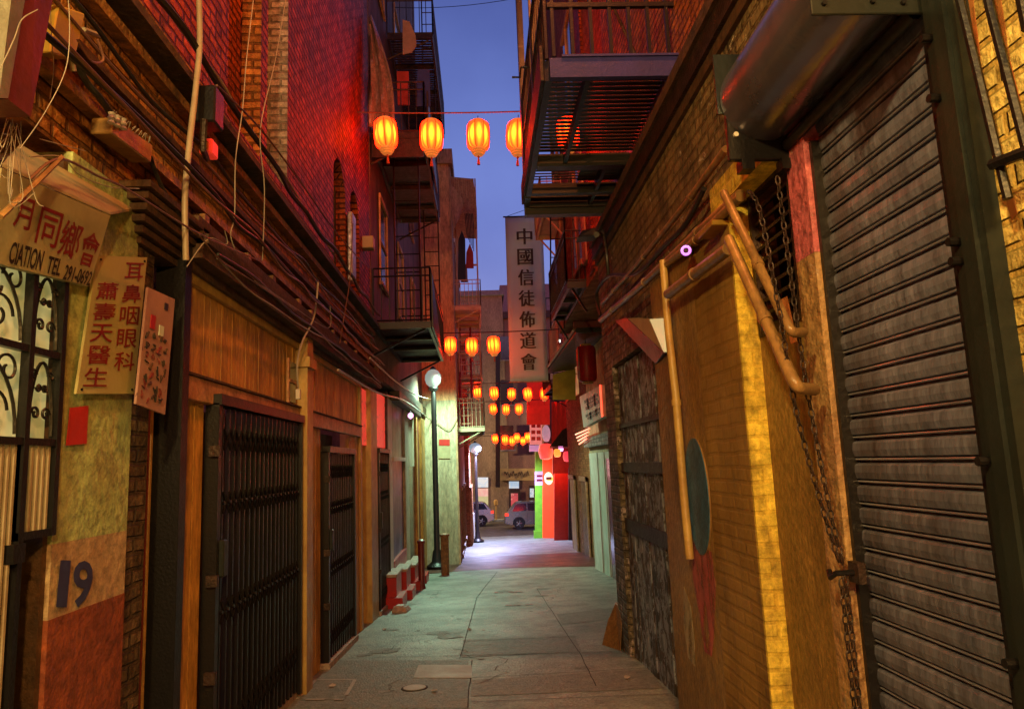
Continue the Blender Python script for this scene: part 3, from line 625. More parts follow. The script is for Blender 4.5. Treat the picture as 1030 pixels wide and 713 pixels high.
# association sign over the gate, leaning out at the top
SG = thing('association_sign', 'cream painted board with large red Chinese characters over the ornate gate', 'sign', tuple(P(50, 230, XL)))
q = [P(2, 169, XL+.13), P(111, 217, XL+.13), P(90, 288, XL+.05), P(-14, 262, XL+.05)]
MB().slab(q, (-.03, 0, 0)).build('panel', m_sign, SG)
q2 = [P(20, 148, XL+.0), P(134, 212, XL+.0), P(111, 216, XL+.128), P(2, 168, XL+.128)]
MB().slab(q2, (0, 0, .012)).build('hood', m_sign, SG)
writing('lettering', q, [('同', .34, .22, .54, .66), ('鄉', .56, .26, .76, .72), ('會', .78, .30, .97, .76)], m_red_ink, SG, bold=.008)
writing('lettering', q, [('月', .14, .20, .28, .56)], m_red_ink, SG, bold=.01)
writing('small_lettering', q, [('CIATION', .16, .72, .45, .97), ('TEL', .50, .76, .64, .97), ('291-0692', .68, .80, .985, 1.0)], m_black_ink, SG, bold=.02)
# doctor's sign on the pier
DS = thing('doctor_sign', 'tall cream board with two columns of red Chinese characters on the pier above the number', 'sign', tuple(P(110, 330, XL)))
q = [P(98, 257, XL+.03), P(148, 259, XL+.03), P(135, 396, XL+.03), P(77, 396, XL+.03)]
MB().slab(q, (-.012, 0, 0)).build('panel', m_signo, DS)
cells = []
for k, ch in enumerate('耳鼻咽眼科'): cells.append((ch, .54, .045+.165*k, .93, .045+.165*k+.135))
for k, ch in enumerate('蕭壽天醫生'): cells.append((ch, .06, .20+.155*k, .45, .20+.155*k+.13))
writing('lettering', q, cells, m_red_ink, DS, bold=.006)
mb = MB(); 
for s_, t_ in ((.06, .03), (.94, .03), (.06, .97), (.94, .97)):
    p = (q[0].lerp(q[1], s_)).lerp(q[3].lerp(q[2], s_), t_); mb.tube([p, p+Vector((.006, 0, 0))], .006, 6)
mb.build('screw', m_iron, DS)
NB = thing('notice_board', 'narrow pinkish weathered notice board hanging right of the doctor sign', 'sign', tuple(P(155, 350, XL)))
q = [P(149, 289, XL+.09), P(176, 301, XL+.09), P(166, 417, XL+.09), P(137, 406, XL+.09)]
MB().slab(q, (-.012, 0, 0)).build('panel', m_posterm, NB)
cells = [('●', .62, .05, .78, .14), ('■', .22, .22, .40, .36), ('▲', .60, .40, .85, .52)]
def patch(q, s0, t0, s1, t1, m, par, nm='patch', off=.004):
    f = lambda s, t: (Vector(q[0]).lerp(q[1], s)).lerp(Vector(q[3]).lerp(q[2], s), t)
    n = (Vector(q[1])-Vector(q[0])).cross(Vector(q[3])-Vector(q[0])).normalized()
    if n.dot(CAM-Vector(q[0])) < 0: n = -n
    return MB().slab([f(s0, t0)+n*.0005, f(s1, t0)+n*.0005, f(s1, t1)+n*.0005, f(s0, t1)+n*.0005], n*off).build(nm, m, par)
rr_ = random.Random(3)
for (s0, t0, s1, t1, mm) in ((.18, .22, .34, .34, m_redpaint), (.50, .28, .66, .37, m_greenwhite), (.62, .07, .74, .13, m_black_ink)): patch(q, s0, t0, s1, t1, mm, NB)
fq = lambda a, b: (q[0].lerp(q[1], a)).lerp(q[3].lerp(q[2], a), b)
for col in range(4):
    for k in range(7):
        a = .14+.21*col+rr_.uniform(-.03, .03); b = .40+.083*k+rr_.uniform(-.02, .02); pts = [fq(a, b)+Vector((.003, 0, 0))]
        for _ in range(4): pts.append(fq(min(.93, max(.06, a+rr_.uniform(-.07, .09))), min(.96, b+rr_.uniform(-.03, .05)))+Vector((.003, 0, 0)))
        MB().tube(smoothline(pts, 3), rr_.uniform(.002, .006), 4).build('brush_stroke', rr_.choice([m_black_ink, m_maroon, m_mould, m_black_ink]), NB)

# hanging sign box at the top left
HS = thing('hanging_sign_box', 'maroon box sign with pale steel edge hanging at the top left corner', 'sign', tuple(P(20, 40, -1.5)))
a = [P(24, 0, -1.42), P(51, -4, -1.42), P(31, 118, -1.46), P(8, 100, -1.46)]
up = [P(37, -70, -1.40), P(66, -70, -1.40)]
MB().slab([up[0], up[1], a[2], a[3]], (-.12, 0, 0)).build('box', m_maroon, HS)
e = [P(20, -70, -1.395), P(37.2, -70, -1.395), P(8.3, 99, -1.455), P(-1, 99, -1.455)]
MB().slab(e, (-.10, 0, 0)).build('steel_edge', m_galv, HS)
# scraggly wire ends below the box
mb = MB()
for k in range(14):
    p = P(2+rnd.uniform(0, 22), 118+rnd.uniform(0, 10), -1.55); q_ = p+Vector((rnd.uniform(-.05, .05), rnd.uniform(-.08, .1), rnd.uniform(-.28, -.05))); r_ = q_+Vector((rnd.uniform(-.05, .05), rnd.uniform(-.1, .1), rnd.uniform(-.05, .1)))
    mb.tube(smoothline([p, q_, r_], 5), .0013, 4)
mb.build('loose_wire', m_white_cable, HS)

# gold junction box
JB = thing('junction_box', 'gold metal junction box on the brick wall beside the maroon box sign', 'box', tuple(P(67, 38, XL)))
q = [P(59, 5, XL+.12), P(86, 14, XL+.12), P(76, 60, XL+.12), P(50, 53, XL+.12)]
MB().slab(q, (-.10, 0, 0)).bevel(.006).build('case', m_gold, JB)
mb = MB(); mb.tube([P(72, 60, XL+.09), P(74, 72, XL+.09)], .012, 6); mb.tube([P(84, 30, XL+.05), P(100, 36, XL+.03)], .012, 6); mb.build('fitting', m_conduit, JB)
# ballast with insulators
BF = thing('ballast_box', 'old cable ballast box with pale insulators on the left brick wall above the signs', 'electrical box', tuple(P(130, 130, XL)))
q = [P(114, 118, XL+.11), P(154, 146, XL+.11), P(152, 164, XL+.11), P(112, 134, XL+.11)]
MB().slab(q, (-.10, 0, 0)).bevel(.006).build('case', m_pipe_br, BF)
for k in range(3):
    p = P(112+k*6, 119+k*3, XL+.12); o_ = MB().lathe([(.004, -.03), (.018, -.025), (.010, -.01), (.018, 0), (.010, .012), (.016, .025), (.004, .03)], p, 8).build('insulator', m_white, BF, smooth=True)
mb = MB()
for k in range(12):
    p = P(112+k*3.4, 117+k*2.4, XL+.11); mb.tube(smoothline([p, p+Vector((.01, rnd.uniform(-.02, .02), .03)), p+Vector((.0, rnd.uniform(0, .06), .015))], 4), .0022, 4)
mb.build('loose_wire', m_white_cable, BF)
tag(MB().tube(smoothline([P(75, 60, XL+.06), P(88, 84, XL+.07), P(100, 98, XL+.08), P(114, 118, XL+.07)], 6), .016, 7).build('power_cable', m_cable, smooth=True), 'thick black cable from the gold junction box to the ballast box', 'cable')
tag(MB().tube(smoothline([P(151, 158, XL+.08), P(160, 182, XL+.08), P(172, 205, XL+.10), P(180, 218, XL+.1)], 6), .012, 7).build('power_cable', m_cable, smooth=True), 'black cable curving down from the ballast box towards the pale conduit', 'cable')
tag(MB().tube(smoothline([P(199, -30, XL+.18), P(201, 40, XL+.18), P(197, 88, XL+.18), P(190, 150, XL+.18), P(186, 200, XL+.18), P(187, 262, XL+.18)], 6), .017, 10).build('conduit', m_conduit, smooth=True), 'pale vertical conduit running down the left brick wall past the cornice', 'pipe')
CP = thing('cable_clamp', 'black cable splice box behind the pale conduit on the cornice', 'electrical box', tuple(P(207, 112, XL)))
MB().box(tuple(P(203, 98, XL+.1)), tuple(P(216, 122, XL+.24))).bevel(.01).build('case', m_iron, CP)
MB().tube([P(205, 120, XL+.2), P(204, 150, XL+.18), P(208, 160, XL+.1)], .02, 7).build('strap', m_iron_br, CP)
AL = thing('alarm_box', 'small red alarm box under the cornice beside the pale conduit', 'alarm', tuple(P(213, 150, XL)))
p = P(213, 150, XL+.14); MB().box((p.x-.06, p.y-.05, p.z-.05), (p.x+.02, p.y+.06, p.z+.05)).bevel(.008).build('case', mat('red_alarm', (.6, .03, .02), None, 5, rough=.4, bump=0, emit=(1, .05, .02), estr=.35), AL)
MB().box((p.x-.04, p.y-.08, p.z-.06), (p.x+.0, p.y-.051, p.z+.02)).build('side', m_gold, AL)

# cable bundles along the cornice
lines = [(3.60, .10, .012, m_cable, 'thick black cable sagging along the left wall just under the top cornice'),
         (3.52, .12, .010, m_cable_r, 'red brown cable running along the left wall below the thick black one'),
         (3.26, .20, .014, m_cable, 'black cable on top of the lowest cornice moulding on the left wall'),
         (3.22, .24, .009, m_cable_r, 'thin red brown cable hanging in front of the lowest cornice moulding'),
         (4.10, .14, .022, m_cable, 'thickest black cable lying on the top ledge of the left wall'),
         (4.16, .10, .010, m_conduit, 'pale thin cable lying on the brick just above the left ledge'),
         (2.96, .20, .010, m_cable, 'black cable strung over the top edge of the orange boarding'),
         (2.90, .19, .006, m_white_cable, 'pale thin wire strung over the orange boarding')]
for z, off, r, mm, lab in lines:
    pts = []; y = 2.2 if z > 3.1 else 4.35
    while y < 11.9:
        pts.append((XL+off+rnd.uniform(-.015, .03), y, z+rnd.uniform(-.035, .02))); y += rnd.uniform(.45, .8)
    tag(MB().tube(smoothline(pts, 5), r, 6).build('wall_cable', mm, smooth=True), lab, 'cable', 'cables along the left wall')
hang = [([(289, -10), (277, 60), (262, 130), (266, 190), (264, 262)], m_white_cable, .004, 'thin pale wire hanging beside the grey window reveal'),
        ([(256, -10), (248, 60), (244, 110), (237, 160), (236, 215), (232, 236), (236, 250)], m_white_cable, .004, 'long thin wire dangling down the red brick between the two bricked windows'),
        ([(50, -10), (52, 40), (54, 70), (50, 100)], m_white_cable, .0015, 'thin wire falling past the left side of the gold junction box'),
        ([(68, -10), (70, 30), (66, 70), (46, 112), (20, 150)], m_white_cable, .0015, 'thin wire crossing the gold junction box towards the box sign'),
        ([(320, 284), (316, 318), (304, 344), (299, 366), (300, 392)], m_white_cable, .009, 'thick white wire dropping from the cornice to the yellow pilaster'),
        ([(355, 225), (352, 280), (345, 325), (342, 345)], m_cable_r, .006, 'red brown wire dropping from the arched window'),
        ([(188, 268), (210, 240), (228, 246), (226, 232)], m_white_cable, .003, 'short curled wire end beside the foot of the pale conduit'),
        ([(30, 158), (62, 158), (80, 176), (110, 188), (140, 190)], m_white_cable, .0025, 'pale wire lying over the hood of the association sign'),
        ([(40, 140), (70, 148), (86, 152)], m_white_cable, .002, 'stray wire end sticking out above the association sign'),
        ([(30, 180), (60, 160), (100, 178), (130, 192), (200, 235), (260, 262)], m_cable_r, .006, 'red brown cable running from the association sign along the dark band'),
        ([(0, 218), (30, 190), (62, 158)], m_pipe_br, .011, 'brown pipe slanting across the upper left of the association sign'),
        ([(200, 236), (222, 262), (250, 280), (280, 300), (298, 312)], m_cable_r, .006, 'drooping cable in the dark band over the orange boards'),
        ([(256, 282), (290, 305), (330, 330), (332, 308)], m_white_cable, .0035, 'thin pale wire looping before the band over the orange boards'),
        ([(78, 40), (92, 62), (104, 60), (98, 40)], m_cable_r, .005, 'small cable loop right of the gold junction box'),
        ([(0, 70), (14, 40), (22, 20), (38, 10)], m_white_cable, .0015, 'curved pale wire across the steel edge of the box sign'),
        ([(218, 86), (262, 130), (300, 180), (340, 236), (370, 270)], m_cable_r, .008, 'cable slanting up over the brick towards the arched window')]
for pts, mm, r, lab in hang:
    xx = XL+.2 if 'box sign' not in lab else -1.36
    tag(MB().tube(smoothline([P(u, v, xx) for u, v in pts], 6), r, 5).build('hanging_wire', mm, smooth=True), lab, 'wire')
mb = MB()
for k in range(9):
    p = P(298+rnd.uniform(-3, 3), 394+rnd.uniform(0, 3), XL+.2)
SW = thing('cable_plug', 'small white plug box at the end of the white wire by the yellow pilaster', 'electrical box', tuple(P(300, 392, XL+.2)))
p = P(300, 396, XL+.2); MB().box((p.x-.02, p.y-.02, p.z-.05), (p.x+.02, p.y+.02, p.z+.04)).bevel(.005).build('case', m_white, SW)

# ================================================================== LEFT BUILDING BEYOND (C)
CB = thing('dark_apartment_building', 'tall dark red-brown building with fire escapes beyond the red brick one', 'building', (XL-1, 15, gz(15)))
MB().box((XL-4, 12.02, 3.1), (XL-.02, 22.4, 18.5)).build('upper_wall', m_dark_st, CB)
MB().box((XL-4, 12.02, -2), (XL-.35, 22.4, 3.1)).build('lower_wall', m_dark_st, CB)
for z in (5.0, 8.0, 11.0):
    for y in (13.0, 16.0, 19.0):
        w = MB().box((XL-.03, y, z), (XL-.005, y+1.0, z+1.6)).build('window', m_glass_dk, CB)
        f = MB(); f.box((XL-.0, y-.06, z-.06), (XL+.05, y+1.06, z)); f.box((XL-.0, y-.06, z+1.6), (XL+.04, y+1.06, z+1.7)); f.box((XL, y-.05, z), (XL+.03, y, z+1.6)); f.box((XL, y+1, z), (XL+.03, y+1.05, z+1.6)); f.box((XL, y, z+.78), (XL+.02, y+1, z+.83)); f.build('frame', m_tan, w)
# shop bays
def bay(y0, y1, z0, z1, x, m, nm='panel', t=.04, par=CB): return MB().box((x-t, y0, z0), (x, y1, z1)).build(nm, m, par)
bay(10.6, 10.72, -2, 2.9, XL+.02, m_pipey, 'pilaster', .3, LB)
bay(10.72, 11.32, 1.95, 2.8, XL-.01, m_redwin, 'red_window', .03, LB); bay(10.72, 11.32, -2, 1.95, XL-.08, m_board, 'panel', .04, LB)
bay(11.32, 11.98, -2, 2.85, XL+.06, m_pipey, 'pilaster', .3, LB)
bay(12.02, 13.5, 1.95, 2.9, XL-.01, m_redwin, 'red_window', .03); bay(12.02, 13.5, 1.86, 1.95, XL-.02, m_rail, 'rail', .15)
bay(13.5, 13.62, -2, 3.0, XL+.03, m_iron_br, 'post', .2); bay(13.62, 14.3, -2, 2.9, XL+.02, m_white, 'pilaster', .3)
bay(14.3, 16.6, 1.8, 3.0, XL-.03, m_sign, 'fascia', .1); bay(14.3, 16.6, 1.72, 1.80, XL+.05, m_white, 'rail', .2)
bay(14.3, 16.6, -.2, 1.72, XL-.03, m_bluedoor, 'blue_shutter', .04); bay(15.6, 16.1, -.2, 1.72, XL-.06, m_white, 'post', .06)
bay(16.6, 17.4, -2, 3.0, XL+.03, m_cream, 'pilaster', .3); bay(17.4, 19.5, 1.6, 3.0, XL-.03, m_cream, 'fascia', .1)
bay(17.4, 19.5, -2, 1.6, XL-.03, m_glass_dk, 'shop_window', .03); bay(19.5, 19.8, -2, 3.0, XL+.03, m_board, 'pilaster', .3)
bay(19.8, 21.2, -2, 3.0, XL-.05, m_maroon, 'panel', .1); bay(21.2, 22.4, -2, 3.0, XL+.03, m_board, 'pilaster', .3)
bay(14.3, 16.6, -2, -.2, XL+.03, m_redpaint, 'stall_riser', .3)
bay(14.3, 19.4, 2.9, 3.1, XL+.18, m_iron_br, 'canopy_edge', .2); bay(12.0, 22.4, 3.1, 3.35, XL+.10, m_mould, 'cornice', .15)
folding_gate(12.1, 13.45, -.75, 1.86, 'third iron gate below the wide red lit transom, beside the red plinths')
mb = MB(); mb.hexa([(XL-.3, 12.05, -1.4), (XL+.09, 12.05, -1.4), (XL+.09, 13.5, -1.4), (XL-.3, 13.5, -1.4), (XL-.3, 12.05, -.68), (XL+.09, 12.05, -.68), (XL+.09, 13.5, -.77), (XL-.3, 13.5, -.77)]); mb.build('threshold', m_cap, CB)
labs = ['tallest front red painted plinth with pale cap beside the third gate', 'second red plinth with pale cap from the third gate', 'third red plinth with pale cap from the gate', 'last small red plinth before the dark red post']
for k, (ya, yb, pr, zt) in enumerate([(13.0, 13.8, .22, -.30), (14.2, 15.0, .27, -.38), (15.8, 16.6, .28, -.52), (17.2, 18.0, .30, -.60)]):
    t = thing('red_plinth', labs[k], 'plinth', (XL+.1, ya, gz(ya)), 'red plinths with pale caps')
    MB().box((XL+.035, ya, gz(ya)-.2), (XL+pr, yb, zt)).bevel(.01).build('block', m_redpaint, t)
    MB().box((XL+.033, ya-.03, zt+.001), (XL+pr+.02, yb+.02, zt+.05)).bevel(.008).build('cap', m_cap, t)
    MB().box((XL+.036, ya-.15, gz(ya)-.2), (XL+pr+.12, yb-.2, gz(ya)+.18)).bevel(.01).build('foot', m_redpaint, t)
t = thing('stone_block', 'small rough pale stone lying at the foot of the front red plinth', 'stone', (-1.4, 12.4, gz(12.4)))
mb = MB(); mb.hexa([(-1.56, 12.2, gz(12.2)), (-1.30, 12.25, gz(12.25)), (-1.26, 12.7, gz(12.7)), (-1.55, 12.65, gz(12.65)), (-1.52, 12.24, -.64), (-1.36, 12.3, -.66), (-1.34, 12.62, -.69), (-1.5, 12.6, -.67)]); mb.bevel(.02, 2); mb.build('stone', m_cap, t)
def bollard(x, y, h, r, lab, m, square=False):
    t = thing('bollard', lab, 'bollard', (x, y, gz(y)))
    if square: MB().box((x-r, y-r, gz(y)-.1), (x+r, y+r, gz(y)+h-.05)).bevel(.012).build('post', m, t)
    else: MB().lathe([(r*1.2, -.1), (r*1.2, .04), (r, .06), (r, h-.06)], (x, y, gz(y)), 12).build('post', m, t, smooth=True)
    MB().lathe([(r*1.25, 0), (r*1.25, .05), (r*.6, .08)], (x, y, gz(y)+h-.055), 12).build('cap', m, t, smooth=True)
bollard(-1.37, 15.9, 1.0, .07, 'thin dark red post standing beside the red plinths', m_maroon)
bollard(-1.03, 19.0, 1.02, .10, 'square brown post standing alone before the pale corner wall', m_mould_or, True)

# --- fire escapes
def railing(mb, a, b, h, n, r=.012, rails=(1.0, .0)):
    a = Vector(a); b = Vector(b)
    for f in rails: mb.tube([a+Vector((0, 0, h*f)), b+Vector((0, 0, h*f))], r*1.3, 5)
    for k in range(n+1): p = a.lerp(b, k/n); mb.tube([p, p+Vector((0, 0, h))], r*(1.4 if k in (0, n) else .8), 5)
def fire_escape(name, lab, xw, xo, y0, y1, z, h, m, mrail=None, gap=.10, group=None, nb=9, solid=False, facing=None):
    mrail = mrail or m; t = thing(name, lab, 'fire escape', (xw, y0, z), group); s = 1 if xo > xw else -1
    mb = MB(); T = .12
    mb.box((xw, y0, z-T), (xo, y0+.05, z)); mb.box((xw, y1-.05, z-T), (xo, y1, z)); mb.box((xo-s*.05, y0+.051, z-T), (xo, y1-.051, z)); mb.box((xw, y0+.051, z-T), (xw+s*.05, y1-.051, z))
    k = y0+1.2
    while k < y1-.6: mb.box((xw+s*.051, k, z-T+.005), (xo-s*.051, k+.05, z-.03)); k += 1.2
    mb.build('platform_frame', m, t)
    mb = MB(); y = y0+.06
    while y < y1-.06:
        mb.box((xw+s*.05, y, z-.028), (xo-s*.05, y+(gap*.55 if not solid else gap*.96), z-.004)); y += gap
    mb.build('grating', m, t)
    mb = MB(); railing(mb, (xw, y0+.02, z), (xo, y0+.02, z), h, max(3, int(abs(xo-xw)/.13)), rails=(1, .85, .03)); mb.build('railing', mrail, t)
    mb = MB(); railing(mb, (xo, y0+.02, z), (xo, y1-.02, z), h, int((y1-y0)/.16), rails=(1, .85, .03)); mb.build('railing', mrail, t)
    mb = MB(); railing(mb, (xw, y1-.02, z), (xo, y1-.02, z), h, max(3, int(abs(xo-xw)/.13)), rails=(1, .85, .03)); mb.build('railing', mrail, t)
    mb = MB()
    for y in (y0+.08, y1-.08): mb.tube([(xw, y, z-.55), (xo-s*.1, y, z-T)], .022, 6)
    mb.build('bracket', m, t)
    return t
grp = 'fire escapes of the dark left building'
fe1 = fire_escape('fire_escape', 'dark fire escape balcony on the left just above the street lamp and shop cornice', XL-.0, -.80, 12.1, 16.2, 4.05, .95, m_iron, group=grp)
fe2 = fire_escape('fire_escape', 'red lit fire escape behind the two leftmost big lanterns', XL, -.83, 12.0, 16.5, 7.45, .95, m_iron_br, group=grp, solid=True)
fe3 = fire_escape('fire_escape', 'highest left fire escape, cut by the top edge of the picture', XL, -.78, 14.6, 19.5, 11.0, .95, m_iron_br, group=grp)
MB().box((XL+.02, 12.0, 6.98), (-.85, 12.04, 7.32)).build('apron_plate', m_iron_br, fe2)
for fe, z, y1_ in ((fe1, 4.05, 16.2), (fe2, 7.45, 16.5)):
    MB().hexa([(-.79, 12.15, z-.1), (-.76, 12.15, z-.1), (-.76, y1_-1.8, z-.1), (-.79, y1_-1.8, z-.1), (-.79, 12.15, z+.85), (-.76, 12.15, z+.85), (-.76, y1_-2.2, z+.2), (-.79, y1_-2.2, z+.2)]).build('side_plate', m_iron_br if fe is fe2 else m_iron, fe)
def ladder(lab, p, w, z0, z1, m, axis='x', lean=0):
    t = thing('ladder', lab, 'ladder', (p[0], p[1], z0)); mb = MB(); dv = Vector((w, 0, 0)) if axis == 'x' else Vector((0, w, 0))
    a = Vector((p[0], p[1], z0)); b = Vector((p[0], p[1]+lean, z1))
    for q_ in (Vector(), dv): mb.tube([a+q_, b+q_], .018, 6)
    mb.build('stringer', m, t); mb = MB(); n = int((z1-z0)/.32)
    for k in range(1, n): c = a.lerp(b, k/n); mb.tube([c, c+dv], .012, 5)
    mb.build('rung', m, t)
ladder('tall iron ladder between the left fire escapes, seen against the sky', (-1.15, 16.6, 0), .28, 7.4, 13.5, m_iron_br)
ladder('iron ladder rising from the lower left fire escape to the lantern level', (-1.45, 12.6, 0), .45, 4.05, 7.4, m_iron)
ladder('rusty ladder at the far end of the lower left fire escape', (-1.15, 15.8, 0), .32, 4.05, 7.4, m_iron_br)
def cloth(name, lab, pts, m, t=.02, cat='cloth'):
    mb = MB(); mb.prism([Vector(p) for p in pts], (0, t, 0)); o = mb.build(name, m, origin=pts[0]); return tag(o, lab, cat)
cloth('hanging_cloth', 'deep blue cloth hung on the red lit fire escape', [Q(420, 70, 12.25), Q(432, 70, 12.25), Q(433, 107, 12.25), Q(419, 107, 12.25)], m_clothblue)
cloth('hanging_cloth', 'pale rounded cloth hung above the red lit fire escape', [Q(405, 20, 12.6), Q(412, 22, 12.6), Q(418, 36, 12.6), Q(419, 46, 12.6), Q(414, 53, 12.6), Q(405, 55, 12.6)], m_clothpink)
cloth('hanging_cloth', 'red striped cloth hanging behind the rails of the red lit fire escape', [Q(399, 72, 12.8), Q(411, 72, 12.8), Q(412, 106, 12.8), Q(400, 106, 12.8)], m_clothred)
mb = MB(); g = []
for i in range(9):
    row = []
    for j in range(13):
        t_ = j/12; w_ = .06+.9*math.sin(min(1, t_*1.15)*PI/2)*.42; row.append(mb.bm.verts.new((XL+.05+i/8*w_, 11.55+.06*math.sin(i*1.7+j*.4), 9.35-2.05*t_+.04*math.sin(i))))
    g.append(row)
for i in range(8):
    for j in range(12): mb.bm.faces.new((g[i][j], g[i+1][j], g[i+1][j+1], g[i][j+1]))
o = mb.build('plastic_sheet', m_tarp, smooth=True); md = o.modifiers.new('thick', 'SOLIDIFY'); md.thickness = .006
tag(o, 'crumpled pale plastic sheet hanging on the red wall left of the lanterns', 'sheet')
t = thing('wall_box', 'small pale box on the red wall under the leftmost lantern', 'electrical box', (XL, 11.3, 5.6)); p = Q(370, 245, 11.3)
MB().box((p.x-.12, 11.2, p.z-.1), (p.x+.1, 11.4, p.z+.1)).bevel(.01).build('case', m_sign, t)

# ================================================================== CREAM CORNER BUILDING (D) and beyond (E)
DB = thing('cream_corner_building', 'cream stucco building, orange lit above, whose corner juts out behind the street lamp', 'building', (-2, 24, gz(24)))
XD = -.80
m_ostucco = mat('orange_lit_stucco', (.74, .42, .22), (.58, .32, .16), 1.2, bump=.3, streak=3, dirt=(.2, .1, .06), dirt_amt=.5)  # orange light of lanterns and lamps is put into the upper wall colour
MB().box((-5, 22.5, -3), (XD, 33, 3.6)).build('wall', m_cream, DB); MB().box((-5, 22.5, 3.601), (XD, 33, 11.4)).build('wall', m_ostucco, DB)
MB().box((-4, 22.4, 11.401), (XD+.14, 33.1, 11.9)).build('parapet', m_tan, DB); MB().box((-3.9, 22.8, 11.901), (XD-.3, 32, 12.6)).build('roof_curb', m_tan, DB)
MB().box((XD+.001, 22.5, -3), (XD+.06, 24.0, 11.3)).build('corner_strip', m_tan, DB)
for y in (25, 27.6, 30.2):
    for z in (.2-1.6, 3.3, 7.3):
        w = MB().box((XD-.02, y, z), (XD+.02, y+1.0, z+2.1)).build('window', m_glass_dk if z > 0 else m_mould, DB)
        MB().box((XD+.0, y-.1, z+2.1), (XD+.08, y+1.1, z+2.2)).box((XD+.0, y-.1, z-.1), (XD+.08, y+1.1, z)).box((XD, y-.1, z), (XD+.05, y, z+2.1)).box((XD, y+1., z), (XD+.05, y+1.1, z+2.1)).build('frame', m_rail, w)
m_fetan = mat('salmon_painted_steel', (.72, .40, .25), (.56, .3, .18), 4, rough=.5, bump=.2)
m_fecream = mat('cream_painted_steel', (.55, .47, .32), (.45, .36, .24), 4, rough=.5, bump=.2)
grp = 'fire escapes of the cream corner building'
fa = fire_escape('fire_escape', 'salmon fire escape with clothes on the corner building, above the second lantern row', XD, .13, 23.2, 26.5, 6.75, .9, m_fetan, group=grp, solid=True)
fb = fire_escape('fire_escape', 'cream railed fire escape low on the corner building, between lantern rows', XD, .12, 23.2, 26.5, 2.75, .95, m_fecream, group=grp, solid=True)
for z0_, fe in ((4.2, fb), ):
    pass
fire_escape('fire_escape', 'middle salmon fire escape of the corner building behind the row of three lanterns', XD, .10, 26.9, 29.6, 4.9, .9, m_fetan, group=grp, solid=True)
fire_escape('fire_escape', 'farther salmon fire escape of the corner building', XD, .12, 29.8, 32.4, 7.2, .9, m_fetan, group=grp, solid=True)
# frame tower between balconies
t = thing('fire_stair', 'red painted steel stair between the two fire escapes of the corner building', 'stair', (XD, 25, 2.75))
mb = MB()
for xx in (XD+.12, XD+.86):
    for yy in (24.9, 26.3): mb.tube([(xx, yy, 2.75), (xx, yy, 10.3)], .03, 6)
mb.build('post', m_fetan, t)
mb = MB()
for k in range(14): mb.box((XD+.14, 23.6+.18*k, 2.9+.27*k), (XD+.5, 23.75+.18*k, 2.93+.27*k))
mb.build('tread', m_fetan, t)
MB().tube([(XD+.13, 23.5, 2.8), (XD+.13, 26.2, 6.6)], .04, 6).tube([(XD+.52, 23.5, 2.8), (XD+.52, 26.2, 6.6)], .04, 6).build('stringer', m_clothred, t)
mb = MB()
for z in (4.2, 5.4, 5.9, 8.6): mb.box((XD+.1, 24.88, z), (XD+.88, 24.94, z+.06))
mb.build('cross_bar', m_fetan, t)
# awning
t = thing('striped_awning', 'ragged striped awning high on the corner building below its parapet', 'awning', (XD, 23, 10.2))
mb = MB(); mb.hexa([(XD, 22.8, 10.0), (.10, 22.8, 9.95), (.10, 26, 9.95), (XD, 26, 10.0), (XD, 22.8, 11.1), (.02, 22.8, 11.0), (.02, 26, 11.0), (XD, 26, 11.1)]); mb.build('cover', m_tan, t)
mb = MB()
for k in range(14): mb.box((XD+.065*k, 22.77, 9.80+rnd.uniform(-.06, .05)), (XD+.065*k+.045, 22.79, 11.0))
mb.build('stripe', m_rail, t)
mb = MB(); mb.prism([(XD+.02, 22.74, 10.9), (XD+.50, 22.74, 10.2), (XD+.3, 22.74, 9.6), (XD+.1, 22.74, 9.2)], (0, .02, 0)); mb.build('torn_flap', m_tan, t)
mb = MB()
for k in range(6): mb.tube(smoothline([(-.3+k*.05, 22.8, 9.8), (-.28+k*.05, 22.8, 9.4), (-.25+k*.04, 22.82, 9.0-.1*k)], 4), .012, 4)
mb.build('torn_strip', m_iron_br, t)
for k, (u0, u1, v0, v1, mm, lab) in enumerate([(461, 468, 232, 282, m_iron, 'dark coat hung on the salmon fire escape'), (469, 476, 245, 270, m_clothred, 'red shirt hung behind the salmon fire escape rail'), (464, 470, 262, 284, m_clothpink, 'pale pink shirt hung low behind the salmon rail')]):
    y = 23.5+.1*k; cloth('hanging_cloth', lab, [Q((u0+u1)/2, v0, y), Q(u1, v0+9, y), Q(u1+.5, v1, y), Q(u0-.5, v1, y), Q(u0, v0+9, y)], mm)
# plaque on corner
t = thing('wall_plaque', 'square grey and red notice plaque on the pale corner wall behind the street lamp post', 'sign', (-1.1, 22.48, 2)); q = [Q(441, 441, 22.47), Q(453, 441, 22.47), Q(453, 461, 22.47), Q(441, 461, 22.47)]
MB().slab(q, (0, .02, 0)).build('panel', m_sign, t); patch(q, .05, .04, .95, .35, m_redpaint, t, 'header', .012)
